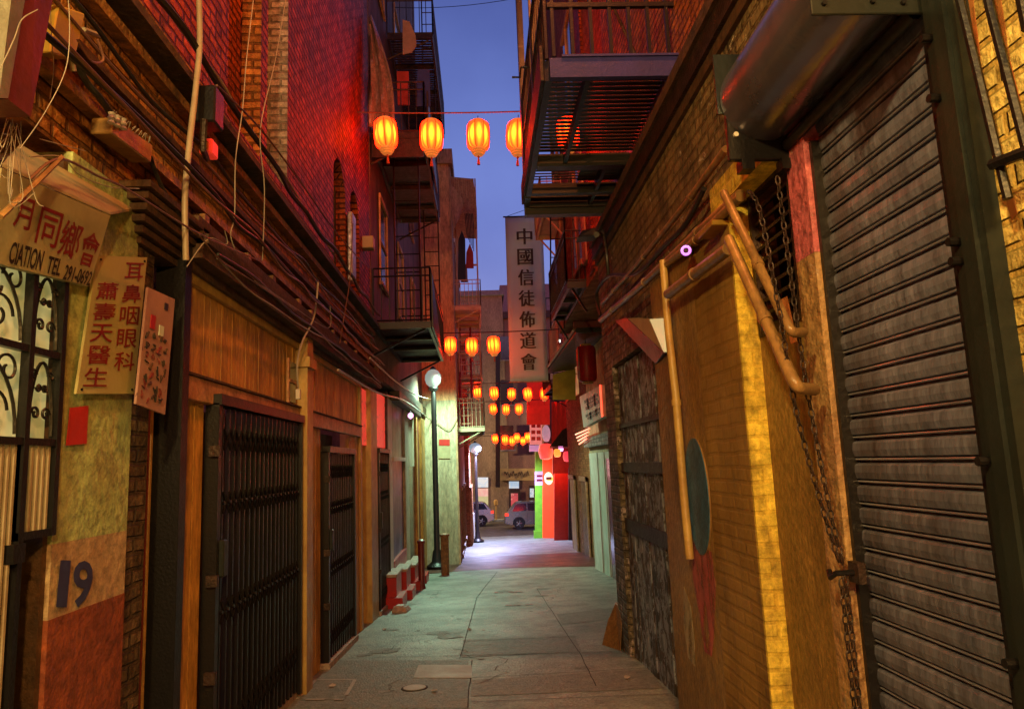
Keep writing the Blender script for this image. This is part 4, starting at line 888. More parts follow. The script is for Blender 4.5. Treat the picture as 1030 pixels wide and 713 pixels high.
# E
EB = thing('narrow_red_building', 'narrow reddish building beyond the cream corner building at the alley end', 'building', (-2, 37, gz(37)))
XE = -.62
MB().box((-6, 33.02, -3.5), (XE, 40.5, 8.2)).build('wall', m_brick_pink, EB); MB().box((-6, 33, 8.21), (XE+.15, 40.6, 8.6)).build('cornice', m_tan, EB)
for k, (ya, yb, mm) in enumerate([(33.4, 34.4, m_mould), (34.9, 35.9, m_iron_br), (36.3, 37.3, m_maroon), (37.8, 39, m_glass_dk)]):
    d = MB().box((XE-.02, ya, -2.5), (XE+.03, yb, .4)).build('door', mm, EB); MB().box((XE, ya-.12, -2.5), (XE+.08, ya, .5)).box((XE, ya-.12, .4), (XE+.09, yb+.1, .55)).build('frame', m_rail, d)
for y in (34, 36, 38): MB().box((XE-.02, y, 4), (XE+.03, y+.9, 6)).build('window', m_glass_dk, EB)
t = thing('utility_cabinet', 'white metal cabinet standing by the dark doors at the left alley end', 'cabinet', (-.5, 37, gz(37)))
p = Q(473, 523, 37.5); MB().box((p.x-.2, 37.4, gz(37.5)), (p.x+.22, 37.9, p.z+.35)).bevel(.02).build('body', m_white, t); MB().box((p.x-.15, 37.385, gz(37.5)+.1), (p.x+.17, 37.402, p.z+.3)).build('door', m_galv, t)

# street lamps
def street_lamp(x, y, zl, lab, mg, col, power, post=True, size=.20):
    t = thing('street_lamp', lab, 'street lamp', (x, y, gz(y)), 'globe street lamps')
    g0 = gz(y)
    MB().lathe([(.30, -.1), (.30, .10), (.22, .16), (.16, .22), (.12, .5), (.085, .55), (.075, zl-g0-.45), (.06, zl-g0-.30)], (x, y, g0), 14).build('pole', m_iron, t, smooth=True)
    MB().lathe([(.10, -.30), (.15, -.22), (.13, -.18)], (x, y, zl), 14).build('collar', m_iron, t, smooth=True)
    MB().lathe([(.10, -.18), (size*.85, -.08), (size, .05), (size*.95, .18), (size*.6, .30), (.05, .34)], (x, y, zl), 16).build('globe', mg, t, smooth=True)
    MB().lathe([(.07, .34), (.10, .36), (.02, .44)], (x, y, zl), 12).build('finial', m_iron, t, smooth=True)
    L = bpy.data.lights.new('lamp_light', 'SPOT'); L.energy = power; L.color = col; L.shadow_soft_size = .22; L.spot_size = math.radians(165); L.spot_blend = .5
    o = bpy.data.objects.new('lamp_light', L); COL.objects.link(o); o.location = Vector((x+.42, y-.42, zl+.1)) - Vector(t.location); o.parent = t
    return t
street_lamp(-1.36, 21.0, 4.05, 'globe street lamp on a black post before the pale corner wall', m_lamp_w, (.56, 1.0, .66), 1250, size=.24)
street_lamp(-.33, 36.6, 2.3, 'distant bluish globe street lamp at the alley end', m_lamp_b, (.58, .60, 1.0), 4200, size=.32)

# ================================================================== RIGHT NEAR BUILDING (R1)
RBD = thing('painted_brick_building', 'ochre painted brick building on the right with roller shutter and plastered piers', 'building', (XR+1, 4, gz(4)))
XU = 1.73
MB().box((XU+.0, -5, 4.2), (5, 8.55, 17)).build('upper_wall', m_brick_or, RBD)
wall_x(XR, XR+.45, -5, 8.5, 3.05, 4.2).build('band_wall', m_brick_ochre, RBD)
wall_x(XR, XR+.45, -5, 1.93, -1, 3.049).build('near_wall', m_brick_yel, RBD)
for z0, z1, pr, mm in ((3.95, 4.03, .03, m_mould), (4.03, 4.17, .06, m_iron_br), (4.17, 4.26, .09, m_mould)):
    MB().box((XR+.02, -5, z0), (XR-pr, 8.52, z1)).build('cornice', mm, RBD)
MB().box((XR+.3, 1.93, -1), (XR+.6, 8.5, 3.049)).build('back_wall', m_plaster, RBD)
# pinkish jamb between shutter and vent
MB().box((XR-.03, 2.95, -1), (XR+.29, 3.13, 2.45)).build('jamb', m_pinkpl, RBD); MB().box((XR-.03, 2.95, 2.451), (XR+.29, 3.13, 3.049)).build('jamb', m_magenta, RBD)
# vent bay wall (near, recessed)
wall_x(XR+.0, XR+.29, 3.131, 3.70, -1, 3.049, [(3.18, 3.66, 2.22, 2.96)]).build('bay_wall', m_plaster, RBD)
MB().box((XR-.002, 3.131, 2.97), (XR-.12, 3.95, 3.12)).build('soffit', m_pier, RBD)
# pier: yellow end face toward camera
MB().box((XR-.11, 3.72, -1), (XR+.28, 4.42, 2.95)).build('pier', m_plbrick, RBD); MB().box((XR-.11, 4.4205, -1), (XR+.28, 5.55, 2.95)).build('pier', m_plaster, RBD)
MB().box((XR-.109, 3.70, -1), (XR+.0, 3.719, 2.93)).build('pier_end', m_pier, RBD)
wall_x(XR+.0, XR+.28, 5.551, 8.5, -1.2, 3.049, [(5.80, 7.95, -1.2, 2.62)]).build('door_wall', m_scribble, RBD)
# plank door with graffiti
PD = MB(); y = 5.80
while y < 7.94:
    ye = min(y+.16, 7.95); d = rnd.uniform(0, .012); PD.box((XR+.05+d, y, -1), (XR+.09, ye-.012, 2.60)); y += .16
PD = PD.build('plank_door', m_plank, RBD)
MB().box((XR+.09, 5.8, -1), (XR+.1, 7.95, 2.6)).build('backing', m_dk_wood, PD)
for z, hh in ((1.45, .10), (.82, .14), (1.92, .05)): MB().box((XR+.03, 5.82, z), (XR+.049, 7.93, z+hh)).build('cross_rail', m_dk_wood, PD)
# brown lower strip, oval, stains
def ellipse_on(x, cy, cz, a, b, t, m, nm, parent, n=32):
    mb = MB(); mb.prism([(x, cy+a*math.cos(2*PI*k/n), cz+b*math.sin(2*PI*k/n)) for k in range(n)], (-t, 0, 0)); return mb.build(nm, m, parent)
xp = XR-.111
a0 = P(702, 440, xp); a1 = P(705, 557, xp); yl = P(692, 498, xp).y; yr = P(714, 498, xp).y
t = thing('oval_panel', 'teal oval panel on the ochre plaster wall above pink paint stains', 'panel', (xp, (yl+yr)/2, (a0.z+a1.z)/2))
ellipse_on(xp, (yl+yr)/2, (a0.z+a1.z)/2, abs(yl-yr)/2, (a0.z-a1.z)/2, .012, m_teal, 'face', t); ellipse_on(xp+.001, (yl+yr)/2, (a0.z+a1.z)/2, abs(yl-yr)/2+.004, (a0.z-a1.z)/2+.005, .008, m_pipe_br, 'rim', t)
def stain(pts, m, nm):
    mb = MB(); ps = [P(u, v, xp-.002) for u, v in pts]; mb.prism(ps, (-.002, 0, 0)); mb.build(nm, m, RBD)
stain([(697, 545), (716, 555), (720, 590), (718, 640), (716, 660), (709, 655), (704, 620), (697, 580)], m_pinkst, 'pink_stain')
stain([(688, 590), (695, 610), (699, 650), (699, 670), (692, 660), (688, 630)], m_palest, 'pale_stain')
# conduit pipes
def elbowline(pts, rad):
    P0 = [Vector(p) for p in pts]; out = [P0[0]]
    for a, b, c in zip(P0, P0[1:], P0[2:]):
        u_ = (a-b).normalized(); w_ = (c-b).normalized(); l = min(rad, (a-b).length*.45, (c-b).length*.45); p = b+u_*l; q_ = b+w_*l
        for k in range(7): t_ = k/6; out.append(p.lerp(b, t_).lerp(b.lerp(q_, t_), t_))
    out.append(P0[-1]); return out
def pipe(name, lab, pts, r, m, cat='pipe', elbows=True, grp=None):
    t = thing(name, lab, cat, tuple(pts[0]), grp); MB().tube(elbowline(pts, r*2.2), r, 12).build('pipe_run', m, t, smooth=True)
    mb = MB(); P0 = [Vector(p) for p in pts]; L = sum((b-a).length for a, b in zip(P0, P0[1:])); n = max(1, int(L/1.3))
    for k in range(n):
        f = (k+.5)/n*L; acc = 0
        for a, b in zip(P0, P0[1:]):
            l = (b-a).length
            if acc+l >= f:
                c = a.lerp(b, (f-acc)/l); d = (b-a).normalized(); mb.tube([c-d*.02, c+d*.02], r*1.22, 12); break
            acc += l
    mb.build('coupling', m, t, smooth=True); return t
pipe('downpipe', 'ochre vertical pipe between the graffiti door and the plastered pier', [P(667, 262, 1.34), P(672, 330, 1.34), P(680, 400, 1.34), P(688, 500, 1.34), P(694, 562, 1.34)], .028, m_pipey)
pipe('wall_pipe', 'thick brown pipe running level along the top of the plastered pier', [P(672, 296, 1.31), P(733, 250, 1.31)], .034, m_pipe_br)
pipe('handrail_pipe', 'upper orange brown pipe slanting down in front of the louvre', [P(728, 194, 1.27), P(796, 335, 1.27), P(808, 334, 1.36)], .021, m_pipe_br, grp='slanting pipes by the louvre')
pipe('handrail_pipe', 'lower orange brown pipe slanting beside the louvre down to the jamb', [P(733, 240, 1.25), P(801, 390, 1.25), P(819, 392, 1.38)], .025, m_pipe_br, grp='slanting pipes by the louvre')
pipe('wall_pipe', 'thin pipe climbing the brick band from the pier towards the cornice', [P(606, 305, 1.40), P(640, 268, 1.40), P(690, 205, 1.40), P(730, 150, 1.40)], .022, m_pipe_br)
pipe('wall_pipe', 'thick dark pipe under the brick band over the graffiti door', [P(604, 322, 1.37), P(640, 292, 1.37), P(700, 236, 1.37), P(745, 196, 1.37)], .030, m_pipe_br)
pipe('wall_pipe', 'brown pipe passing behind the purple security camera', [P(668, 268, 1.36), P(700, 242, 1.36), P(745, 198, 1.36)], .026, m_pipe_br)
tag(MB().tube(smoothline([P(604, 318, 1.4), P(600, 296, 1.4), P(612, 278, 1.4), P(640, 275, 1.4), P(668, 248, 1.4), P(690, 225, 1.4), P(708, 190, 1.4)], 6), .018, 7).build('power_cable', m_cable, smooth=True), 'black cable winding along the right wall over the graffiti door', 'cable')
tag(MB().tube(smoothline([P(606, 232, 1.38), P(610, 255, 1.38), P(612, 278, 1.4)], 6), .018, 7).build('power_cable', m_cable, smooth=True), 'short black cable dropping from the small hooded lamp', 'cable')
tag(MB().box((1.44, 3.72, 2.84), (1.30, 3.98, 2.87)).bevel(.004).build('pipe_bracket', m_gold, origin=None), 'yellow bracket plate at the top of the slanting pipes', 'bracket')
tag(MB().tube([P(790, 300, 1.44), P(800, 345, 1.44)], .02, 3).build('warning_mark', m_rust), 'rusty angled strap behind the slanting pipes', 'strap')
# louvre
LV = thing('louvre_grille', 'dark louvre grille in the ochre wall behind the slanting pipes and chains', 'vent', (XR, 3.42, 2.22))
mb = MB(); mb.box((XR-.012, 3.16, 2.20), (XR+.03, 3.19, 2.98)).box((XR-.012, 3.65, 2.20), (XR+.03, 3.68, 2.98)).box((XR-.010, 3.191, 2.95), (XR+.03, 3.649, 2.98)).box((XR-.010, 3.191, 2.20), (XR+.03, 3.649, 2.23)); mb.build('frame', m_iron_br, LV)
mb = MB()
for k in range(10): z = 2.25+.07*k; mb.hexa([(XR-.0, 3.19, z), (XR+.005, 3.19, z-.014), (XR+.005, 3.65, z-.014), (XR, 3.65, z), (XR+.06, 3.19, z+.036), (XR+.065, 3.19, z+.022), (XR+.065, 3.65, z+.022), (XR+.06, 3.65, z+.036)])
mb.build('blade', m_iron_br, LV)
MB().box((XR+.12, 3.19, 2.23), (XR+.13, 3.65, 2.96)).build('backing', m_iron, LV)
# camera with ring
SCm = thing('security_camera', 'small security camera with a glowing purple ring on the right wall pipes', 'security camera', tuple(P(692, 252, 1.28)))
p = P(690, 252, 1.27); d = (CAM-p).normalized(); b0 = p - d*.15
MB().tube([b0, p], .036, 14).build('body', m_iron_br, SCm, smooth=True)
a_ = d.orthogonal().normalized(); b_ = d.cross(a_)
mb = MB(); mb.tube([p+d*.006+(a_*math.cos(k*PI/10)+b_*math.sin(k*PI/10))*.024 for k in range(21)], .008, 6, cap=False); mb.build('led_ring', m_purple_led, SCm)
MB().tube([b0+d*.05, P(700, 256, 1.45)], .012, 6).build('arm', m_iron, SCm)
# triangular hooded wall lamp
WL = thing('wall_lamp', 'wedge shaped steel wall lamp with a pale glass face above the graffiti door', 'lamp', tuple(P(648, 338, 1.4)))
xo = 1.36; c0 = P(650, 338, xo)
A = [P(631, 320, xo), P(653, 321, xo), P(667, 354, xo)]
MB().prism([Vector(a) for a in A], (.10, 0, 0)).build('side_plate', m_sign, WL)
B = [P(653.4, 321, xo), P(668, 320, xo), P(668.5, 354, xo), P(667.4, 354, xo)]
MB().prism([Vector(a) for a in B], (.10, 0, 0)).build('glass', mat('lamp_glass', (.6, .55, .35), None, 4, rough=.2, bump=0, emit=(1, .8, .35), estr=.45), WL)
D = [P(618, 322, xo+.02), P(630, 319.5, xo-.005), P(668, 355, xo-.005), P(659, 366, xo+.02)]
MB().slab(D, (.05, 0, 0)).bevel(.004).build('hood', m_iron, WL)
MB().tube([c0+Vector((.05, 0, 0)), c0+Vector((.16, 0, .02))], .02, 8).build('arm', m_iron, WL)
# small lamp head at corner
t = thing('hooded_lamp', 'small black hooded lamp on the corner of the brick band under the big fire escape', 'lamp', tuple(P(604, 238, 1.3)))
MB().tube([P(606, 236, 1.45), P(600, 236, 1.2)], .03, 8).build('arm', m_iron, t); MB().hexa([tuple(Vector(P(588, 236, 1.1))+Vector(v)) for v in ((-.08, -.08, -.05), (.1, -.08, -.04), (.1, .1, -.04), (-.08, .1, -.05), (-.03, -.04, .03), (.1, -.06, .05), (.1, .08, .05), (-.03, .06, .03))]).build('head', m_iron, t)

# roller shutter
RS = thing('roller_shutter', 'dark weathered steel roller shutter closing the doorway on the right', 'roller shutter', (XR, 2.5, -.2))
mb = MB(); z = -.4; H = .089
ys = (2.09, 2.94)
while z < 3.05:
    prof = [(XR+.064, z), (XR+.050, z+.005), (XR+.036, z+.010), (XR+.030, z+.035), (XR+.033, z+.062), (XR+.040, z+.070), (XR+.062, z+.076), (XR+.064, z+H)]
    rows = [[mb.bm.verts.new((px, yy, pz)) for px, pz in prof] for yy in ys]
    for k in range(len(prof)-1): mb.bm.faces.new((rows[0][k], rows[0][k+1], rows[1][k+1], rows[1][k]))
    z += H
mb.build('slat', m_shutter, RS)
mb = MB(); z = -.4
while z < 3.05: mb.tube([(XR+.042, ys[0], z-.002), (XR+.042, ys[1], z-.002)], .0045, 6); z += H
mb.build('slat_bead', m_bead, RS)
MB().box((XR-.005, 2.925, -1), (XR+.09, 2.949, 2.95)).box((XR-.025, 2.04, -1), (XR+.09, 2.09, 2.95)).build('guide_rail', m_iron, RS)
mb = MB(); mb.box((XR-.05, 1.90, -1), (XR+.02, 2.039, 4.2)); mb.box((XR-.065, 1.93, -1), (XR-.0501, 1.985, 4.2)); mb.build('frame_channel', m_iron_gr, RS)
mb = MB()
for z in (2.86, 2.66, 2.2, 2.14, 1.55, 1.0): mb.tube([(XR-.085, 2.015, z), (XR-.049, 2.015, z)], .014, 8)
mb.build('bolt', m_iron, RS)
# drum hood
n = 28; hc = (1.372, 3.235); R_ = .205
mb = MB(); arcp = []
for k in range(n+1):
    a = math.radians(70+ (310-70)*k/n); arcp.append((hc[0]+R_*math.cos(a), hc[1]+R_*math.sin(a)))
prof = [(XR-.02, hc[1]+R_*.96)] + arcp + [(XR+.02, hc[1]-R_*.6)]
rows = [[mb.bm.verts.new((px, yy, pz)) for px, pz in prof] for yy in (2.075, 2.6, 3.09)]
for r0, r1 in zip(rows, rows[1:]):
    for k in range(len(prof)-1): mb.bm.faces.new((r0[k], r0[k+1], r1[k+1], r1[k]))
o = mb.build('drum_hood', m_hood, RS, smooth=True)
MB().box((1.19, 3.092, 2.94), (XR+.0, 3.125, 3.17)).bevel(.005).build('end_bracket', m_iron, RS)
MB().box((1.155, 3.10, 3.171), (1.46, 3.112, 3.47)).build('end_plate', m_iron_gr, RS)
MB().box((1.24, 3.08, 2.89), (1.30, 3.15, 2.94)).box((1.43, 3.08, 2.89), (1.49, 3.15, 2.94)).build('bracket_foot', m_iron, RS)
MB().tube([(1.225, 3.091, 3.06), (1.225, 3.078, 3.06)], .012, 8).build('bolt', m_white, RS)
MB().box((1.10, 2.056, 2.975), (XR+.0, 2.068, 3.60)).bevel(.003).build('end_plate', m_iron_gr, RS)
mb = MB()
for x, z in ((1.14, 2.99), (1.30, 2.995), (1.40, 2.99)): mb.tube([(x, 2.045, z+.02), (x, 2.058, z+.02)], .009, 6)
mb.build('bolt', m_iron, RS)
MB().tube([(1.46, 2.09, 3.0), (1.46, 3.08, 3.0)], .025, 10).build('drum_shaft', m_iron_gr, RS, smooth=True)
# chains
def chain(lab, pts, name='pull_chain'):
    pts = [Vector(p) for p in smoothline(pts, 10)]; mb = MB(); L = [0]
    for a, b in zip(pts, pts[1:]): L.append(L[-1]+(b-a).length)
    step = .034; k = 0; d = 0
    while d < L[-1]-step:
        def at(s):
            for i in range(len(L)-1):
                if L[i+1] >= s: return pts[i].lerp(pts[i+1], (s-L[i])/max(1e-9, L[i+1]-L[i]))
            return pts[-1]
        a, b = at(d), at(d+step); dv = (b-a).normalized(); side = dv.cross(Vector((1, 0, 0))).normalized()
        w = side if k % 2 else (side.cross(dv)).normalized()
        c = (a+b)/2; loop = [c + dv*.021*math.cos(j*PI/5) + w*.010*math.sin(j*PI/5) for j in range(11)]
        mb.tube(loop, .0036, 5, cap=False); d += step; k += 1
    return tag(mb.build(name, m_iron_br, smooth=True, origin=pts[-1]), lab, 'chain', 'pull chains of the roller shutter')
chain('left pull chain of the roller shutter, hanging over the slanting pipes', [P(753, 192, 1.22), P(765, 215, 1.22), P(785, 320, 1.24), P(800, 410, 1.27), P(824, 500, 1.33), P(846, 572, 1.38)])
chain('right pull chain beside the pinkish jamb, ending at the hook', [P(782, 178, 1.33), P(793, 260, 1.34), P(810, 380, 1.35), P(832, 500, 1.37), P(848, 570, 1.39)])
chain('doubled lower chain hanging below the hook to the ground', [P(850, 580, 1.40), P(857, 640, 1.40), P(865, 720, 1.40), P(867, 760, 1.40)])
chain('second strand of the lower chain below the hook', [P(846, 582, 1.39), P(852, 640, 1.39), P(860, 720, 1.39), P(863, 760, 1.39)])
t = thing('chain_hook', 'iron hook and cleat holding the shutter chains', 'hook', tuple(P(846, 576, 1.4)))
p = P(846, 576, 1.40); MB().tube([p+Vector((.07, 0, 0)), p+Vector((-.02, 0, 0)), p+Vector((-.03, .03, -.02)), p+Vector((-.02, .06, 0))], .012, 7).build('hook', m_iron, t); MB().box((p.x+.05, p.y-.04, p.z-.04), (p.x+.08, p.y+.04, p.z+.04)).build('plate', m_iron_br, t)
# near brick: rods + rust streaks
t = thing('wall_rods', 'pair of dark iron rods with a crosspiece on the yellow brick at the right edge', 'iron rods', tuple(P(1000, 90, 1.45)))
MB().tube([P(955, -40, 1.42), P(968, 10, 1.42), P(1012, 192, 1.42), P(1014, 200, 1.42)], .012, 6).tube([P(985, -40, 1.42), P(996, 10, 1.42), P(1038, 172, 1.42)], .012, 6).build('rod', m_iron, t)
MB().tube([P(998, 166, 1.41), P(1045, 148, 1.41)], .016, 6).build('crosspiece', m_iron, t)
tag(MB().tube([P(1020, -40, 1.40), P(1034, 30, 1.40)], .014, 6).build('wall_rod', m_iron), 'single dark rod in the top right corner', 'iron rod')
def rstain(pts, nm='rust_streak'):
    mb = MB(); ps = [P(u, v, XR-.001) for u, v in pts]; mb.prism(ps, (-.002, 0, 0)); mb.build(nm, m_rust, RBD)
rstain([(972, -10), (978, -10), (988, 70), (1000, 130), (1014, 180), (1024, 215), (1018, 222), (1006, 178), (992, 130), (981, 70)])
rstain([(1000, -10), (1006, -10), (1016, 60), (1026, 100), (1030, 140), (1022, 110), (1010, 62)])

# big fire escape on the right
XO, XI = .66, 1.73
Y0, Y1 = 5.42, 8.46; za = 4.70
BF2 = thing('fire_escape', 'large dark fire escape over the right side, seen from below', 'fire escape', (XI, Y0, za))
MB().box((XO, Y0, za-.01), (XI, Y0+.06, za+.16)).build('front_channel', m_purple, BF2)
MB().box((XO+.10, Y0-.02, za+.161), (XI, Y0+.08, za+.18)).build('front_channel', m_purple, BF2)
mb = MB(); mb.box((XO-.04, Y0+.061, za-.01), (XO+.02, Y1, za+.17)); mb.box((XO+.021, Y1-.07, za-.02), (XI, Y1, za+.17)); mb.box((XI-.06, Y0+.061, za), (XI, Y1-.071, za+.17)); mb.box((XO+.021, 7.15, za-.03), (XI-.061, 7.27, za+.105)); mb.box((XO+.021, 7.95, za-.02), (XI-.061, 8.03, za+.105)); mb.box((XO+.30, Y0+.061, za-.01), (XO+.34, 7.149, za+.10)); mb.box((XO+.75, 7.271, za-.01), (XO+.79, Y1-.071, za+.10)); mb.build('platform_frame', m_iron, BF2)
mb = MB(); y = Y0+.08
while y < Y1-.08:
    if not (7.10 < y < 7.30 or 7.90 < y < 8.05):
        if 7.3 < y < 7.9: mb.box((XO+.55, y, za+.112), (XI-.06, y+.070, za+.12)); mb.box((XO+.02, y, za+.112), (XO+.55, y+.026, za+.12))
        else: mb.box((XO+.02, y, za+.112), (XI-.06, y+.056, za+.12))
    y += .078
mb.build('grating', m_iron, BF2)
MB().box((XO-.03, Y1-.02, za-.10), (XI, Y1+.10, za+.02)).build('lower_beam', m_iron, BF2)
mb = MB()
for k, x in enumerate((.70, .86, 1.02, 1.18, 1.34, 1.50, 1.66)): mb.box((x-.014, Y0+.01, za+.18), (x+.014, Y0+.04, za+1.35))
mb.box((XO, Y0+.005, za+.62), (XI, Y0+.045, za+.66)); mb.build('railing', m_iron, BF2)
mb = MB(); railing(mb, (XO-.02, Y0+.04, za+.17), (XO-.02, Y1-.02, za+.17), 1.15, 16, .014, rails=(1, .55)); mb.build('railing', m_iron, BF2)
mb = MB()
for x in (XO-.03, XO+.03): mb.box((x-.012, 6.6, za+.17), (x+.012, 6.66, za+4))
mb.box((XO-.05, 8.1, za-.02), (XO+.02, 8.25, za+5)); mb.build('riser_post', m_iron, BF2)
MB().hexa([(XO-.07, Y0+.1, za+.02), (XO-.041, Y0+.1, za+.02), (XO-.041, Y1-.05, za+.02), (XO-.07, Y1-.05, za+.02), (XO-.07, Y0+.1, za+.33), (XO-.041, Y0+.1, za+.33), (XO-.041, Y1-.05, za+.26), (XO-.07, Y1-.05, za+.26)]).build('stringer', m_iron_br, BF2)
mb = MB(); mb.tube([Q(534, 68, 7), Q(524, 68, 7), Q(523, 78, 7), Q(515, 78, 7)], .012, 6); mb.build('latch_hook', m_iron, BF2)
mb = MB(); mb.tube([(XI, 6.2, za+.2), (XO+.6, 6.2, za+1.5)], .015, 6); mb.tube([(1.1, 6.6, za+.2), (1.2, 6.6, za+.6), (1.15, 6.6, za+.9)], .03, 6); mb.build('brace', m_iron_br, BF2)
# ================================================================== R2
R2 = thing('pink_upper_building', 'pink stucco building behind the large fire escape with recessed shops below', 'building', (2.5, 13, gz(13)))
MB().box((1.97, 8.6, 4.62), (5.5, 17.0, 13.5)).build('upper_wall', m_brick_pink, R2)
MB().box((2.84, 8.6, -3), (5.5, 19.0, 4.6)).build('lower_wall', m_tan, R2)
MB().box((1.93, 11.4, 4.7), (1.969, 11.9, 13)).build('pilaster', m_brick_red, R2)  # red strip puts the near lantern's light into the wall colour
for z in (5.2, 8.2):
    for y in (12.6, 15.0):
        w = MB().box((1.945, y, z), (1.968, y+1.0, z+1.9)).build('window', m_glass_dk, R2); MB().box((1.90, y-.1, z-.1), (1.944, y+1.1, z)).box((1.90, y-.1, z+1.9), (1.944, y+1.1, z+2.0)).box((1.91, y+.48, z), (1.944, y+.52, z+1.9)).build('frame', m_tan, w)
MB().prism([(1.90, 11.9, 5.0), (1.90, 12.3, 5.0), (1.90, 12.3, 7.0), (1.90, 12.1, 7.3), (1.90, 11.9, 7.0)], (.06, 0, 0)).build('pale_panel', m_cream, R2)
fire_escape('fire_escape', 'small salmon fire escape high behind the banner on the right', 1.96, 1.50, 15.2, 17.0, 7.1, .8, m_fetan, group='fire escapes of the right buildings beyond')
fire_escape('fire_escape', 'black railed landing over the canopy on the right', 1.96, 1.62, 12.4, 15.4, 4.75, .95, m_iron, group='fire escapes of the right buildings beyond')
# doors of R2
for k, (ya, yb, mm) in enumerate([(15.6, 16.3, m_glass_dk), (16.6, 17.3, m_greenwhite), (17.6, 18.7, m_white)]):
    d = MB().box((2.80, ya, -1.6), (2.845, yb, 1.6)).build('door', mm, R2); MB().box((2.792, ya-.10, -1.6), (2.80, ya, 1.75)).box((2.792, yb, -1.6), (2.80, yb+.06, 1.75)).box((2.79, ya-.10, 1.6), (2.80, yb+.06, 1.75)).build('frame', m_white, d)
MB().box((2.70, 15.3, 1.9), (2.84, 19.0, 2.15)).build('fascia', m_brick_grey, R2)
# canopy
t = thing('shop_canopy', 'dark sloping canopy over the shops on the right, above the unlit red lantern', 'canopy', (2.5, 16, 4.5))
mb = MB(); mb.hexa([(2.15, 15.4, 4.35), (2.9, 15.4, 4.35), (2.9, 21.8, 4.35), (2.05, 21.8, 4.25), (2.15, 15.4, 4.45), (2.9, 15.4, 4.60), (2.9, 21.8, 4.60), (2.05, 21.8, 4.35)]); mb.build('roof', m_iron, t)
mb = MB(); mb.box((2.1, 15.36, 4.46), (2.84, 15.40, 4.60)).box((2.78, 15.38, 2.9), (2.83, 15.45, 4.35)); mb.build('edge', m_maroon, t)
MB().tube([(2.11, 15.4, 4.42), (2.01, 21.9, 4.33)], .03, 6).build('gutter', m_conduit, t)
# big unlit lantern
BL = thing('large_lantern', 'large unlit dark red cylinder lantern hanging under the dark canopy', 'lantern', (2.39, 16.3, 3.9))
c = Q(590, 366, 16.3); MB().lathe([(.12, -.42), (.20, -.40), (.225, -.32), (.23, 0), (.225, .32), (.20, .40), (.12, .42)], c, 20).build('shade', mat('dark_red_silk', (.30, .01, .015), None, 5, rough=.45, bump=.1), BL, smooth=True)
MB().lathe([(.13, -.46), (.13, -.42)], c, 14).build('base_ring', m_pipey, BL); MB().lathe([(.13, .42), (.13, .46)], c, 14).build('cap', m_pipey, BL)
MB().tube([c+Vector((0, 0, .46)), c+Vector((0, 0, .60))], .01, 5).build('hanger', m_iron, BL)
mb = MB(); mb.tube([c+Vector((-.235*math.cos(.6), -.235*math.sin(.6), z)) for z in (-.34, -.1, .1, .34)], .012, 5); mb.build('trim', m_clothpink, BL)
# white black sign
WS = thing('shop_sign', 'white sign with bold black brush marks jutting under the large unlit lantern', 'sign', tuple(P(595, 405, 2.6)))
q = [P(583, 399, 2.5), P(605, 387, 2.5), P(607, 419, 2.5), P(587, 430, 2.5)]
MB().slab(q, (.12, 0, 0)).build('case', m_white, WS)
for (s0, t0, s1, t1) in ((.22, .20, .84, .30), (.30, .32, .80, .40), (.24, .42, .86, .52), (.34, .18, .42, .55), (.66, .16, .74, .55), (.20, .66, .88, .74), (.28, .76, .84, .84), (.40, .64, .48, .88), (.68, .64, .76, .88)):
    patch(q, s0, t0, s1, t1, m_black_ink, WS, 'brush_mark', .006)
mb = MB(); mb.tube([q[1]+Vector((-.03, -.02, 0)), q[2]+Vector((-.03, -.02, 0))], .018, 6); mb.build('neon_trim', m_redneon, WS)
mb = MB()
for k in range(4): mb.tube([P(579+k*1.2, 437+k*3.2, 2.62), P(593-k*1.0, 431+k*3.4, 2.62)], .022, 5)
tag(mb.build('neon_sign', glow('salmon_neon', (1, .22, .12), 1.6)), 'small red neon strokes under the white shop sign', 'neon sign')
# yellow banner
o = cloth('hanging_banner', 'mustard yellow cloth banner hanging behind the canopy', [Q(556, 377, 21.9), Q(579, 370, 21.9), Q(579, 402, 21.9), Q(556, 402, 21.9)], m_yelban, .02, 'banner')
# ================================================================== R3
R3 = thing('orange_far_building', 'far orange lit building on the right towards the alley end', 'building', (5, 25, gz(25)))
MB().box((3.35, 19.02, -3.2), (7, 28.0, 6.9)).build('wall', m_brick_pink, R3)
MB().box((3.30, 19.02, 6.9), (7, 28.1, 7.3)).build('cornice', m_tan, R3)
for k, (ya, yb, mm) in enumerate([(20.5, 21.6, m_rail), (23.0, 24.4, m_mould_or), (26.0, 27.4, m_board)]):
    d = MB().box((3.30, ya, -2.6), (3.349, yb, .9)).build('door', mm, R3); MB().box((3.25, ya-.15, -2.6), (3.30, ya, 1.05)).box((3.25, ya-.15, .9), (3.30, yb+.15, 1.05)).build('frame', m_rail, d)
for z in (3.8,):
    for y in (21, 24, 26.3): MB().box((3.31, y, z), (3.349, y+1.2, z+1.8)).build('window', m_winor if y == 24 else m_glass_dk, R3)
fire_escape('fire_escape', 'salmon fire escape of the orange far building, lower one', 3.33, 2.35, 20.5, 23.5, 4.9, .9, m_fetan, group='fire escapes of the right buildings beyond')
fire_escape('fire_escape', 'rusty fire escape farther along the orange far building', 3.33, 2.45, 24.6, 27.6, 4.2, .9, m_iron_br, group='fire escapes of the right buildings beyond')
R4 = thing('red_brown_building', 'dark red brown building holding the glowing red shopfront at the alley end', 'building', (6, 39, gz(39)))
MB().box((3.45, 38.0, -3.2), (9, 42.0, 5.6)).box((5.2, 28.2, -3.2), (9, 37.99, 5.6)).build('wall', m_dark_st, R4); MB().box((3.4, 37.9, 5.601), (9, 42.1, 5.9)).build('cornice', m_mould_or, R4)
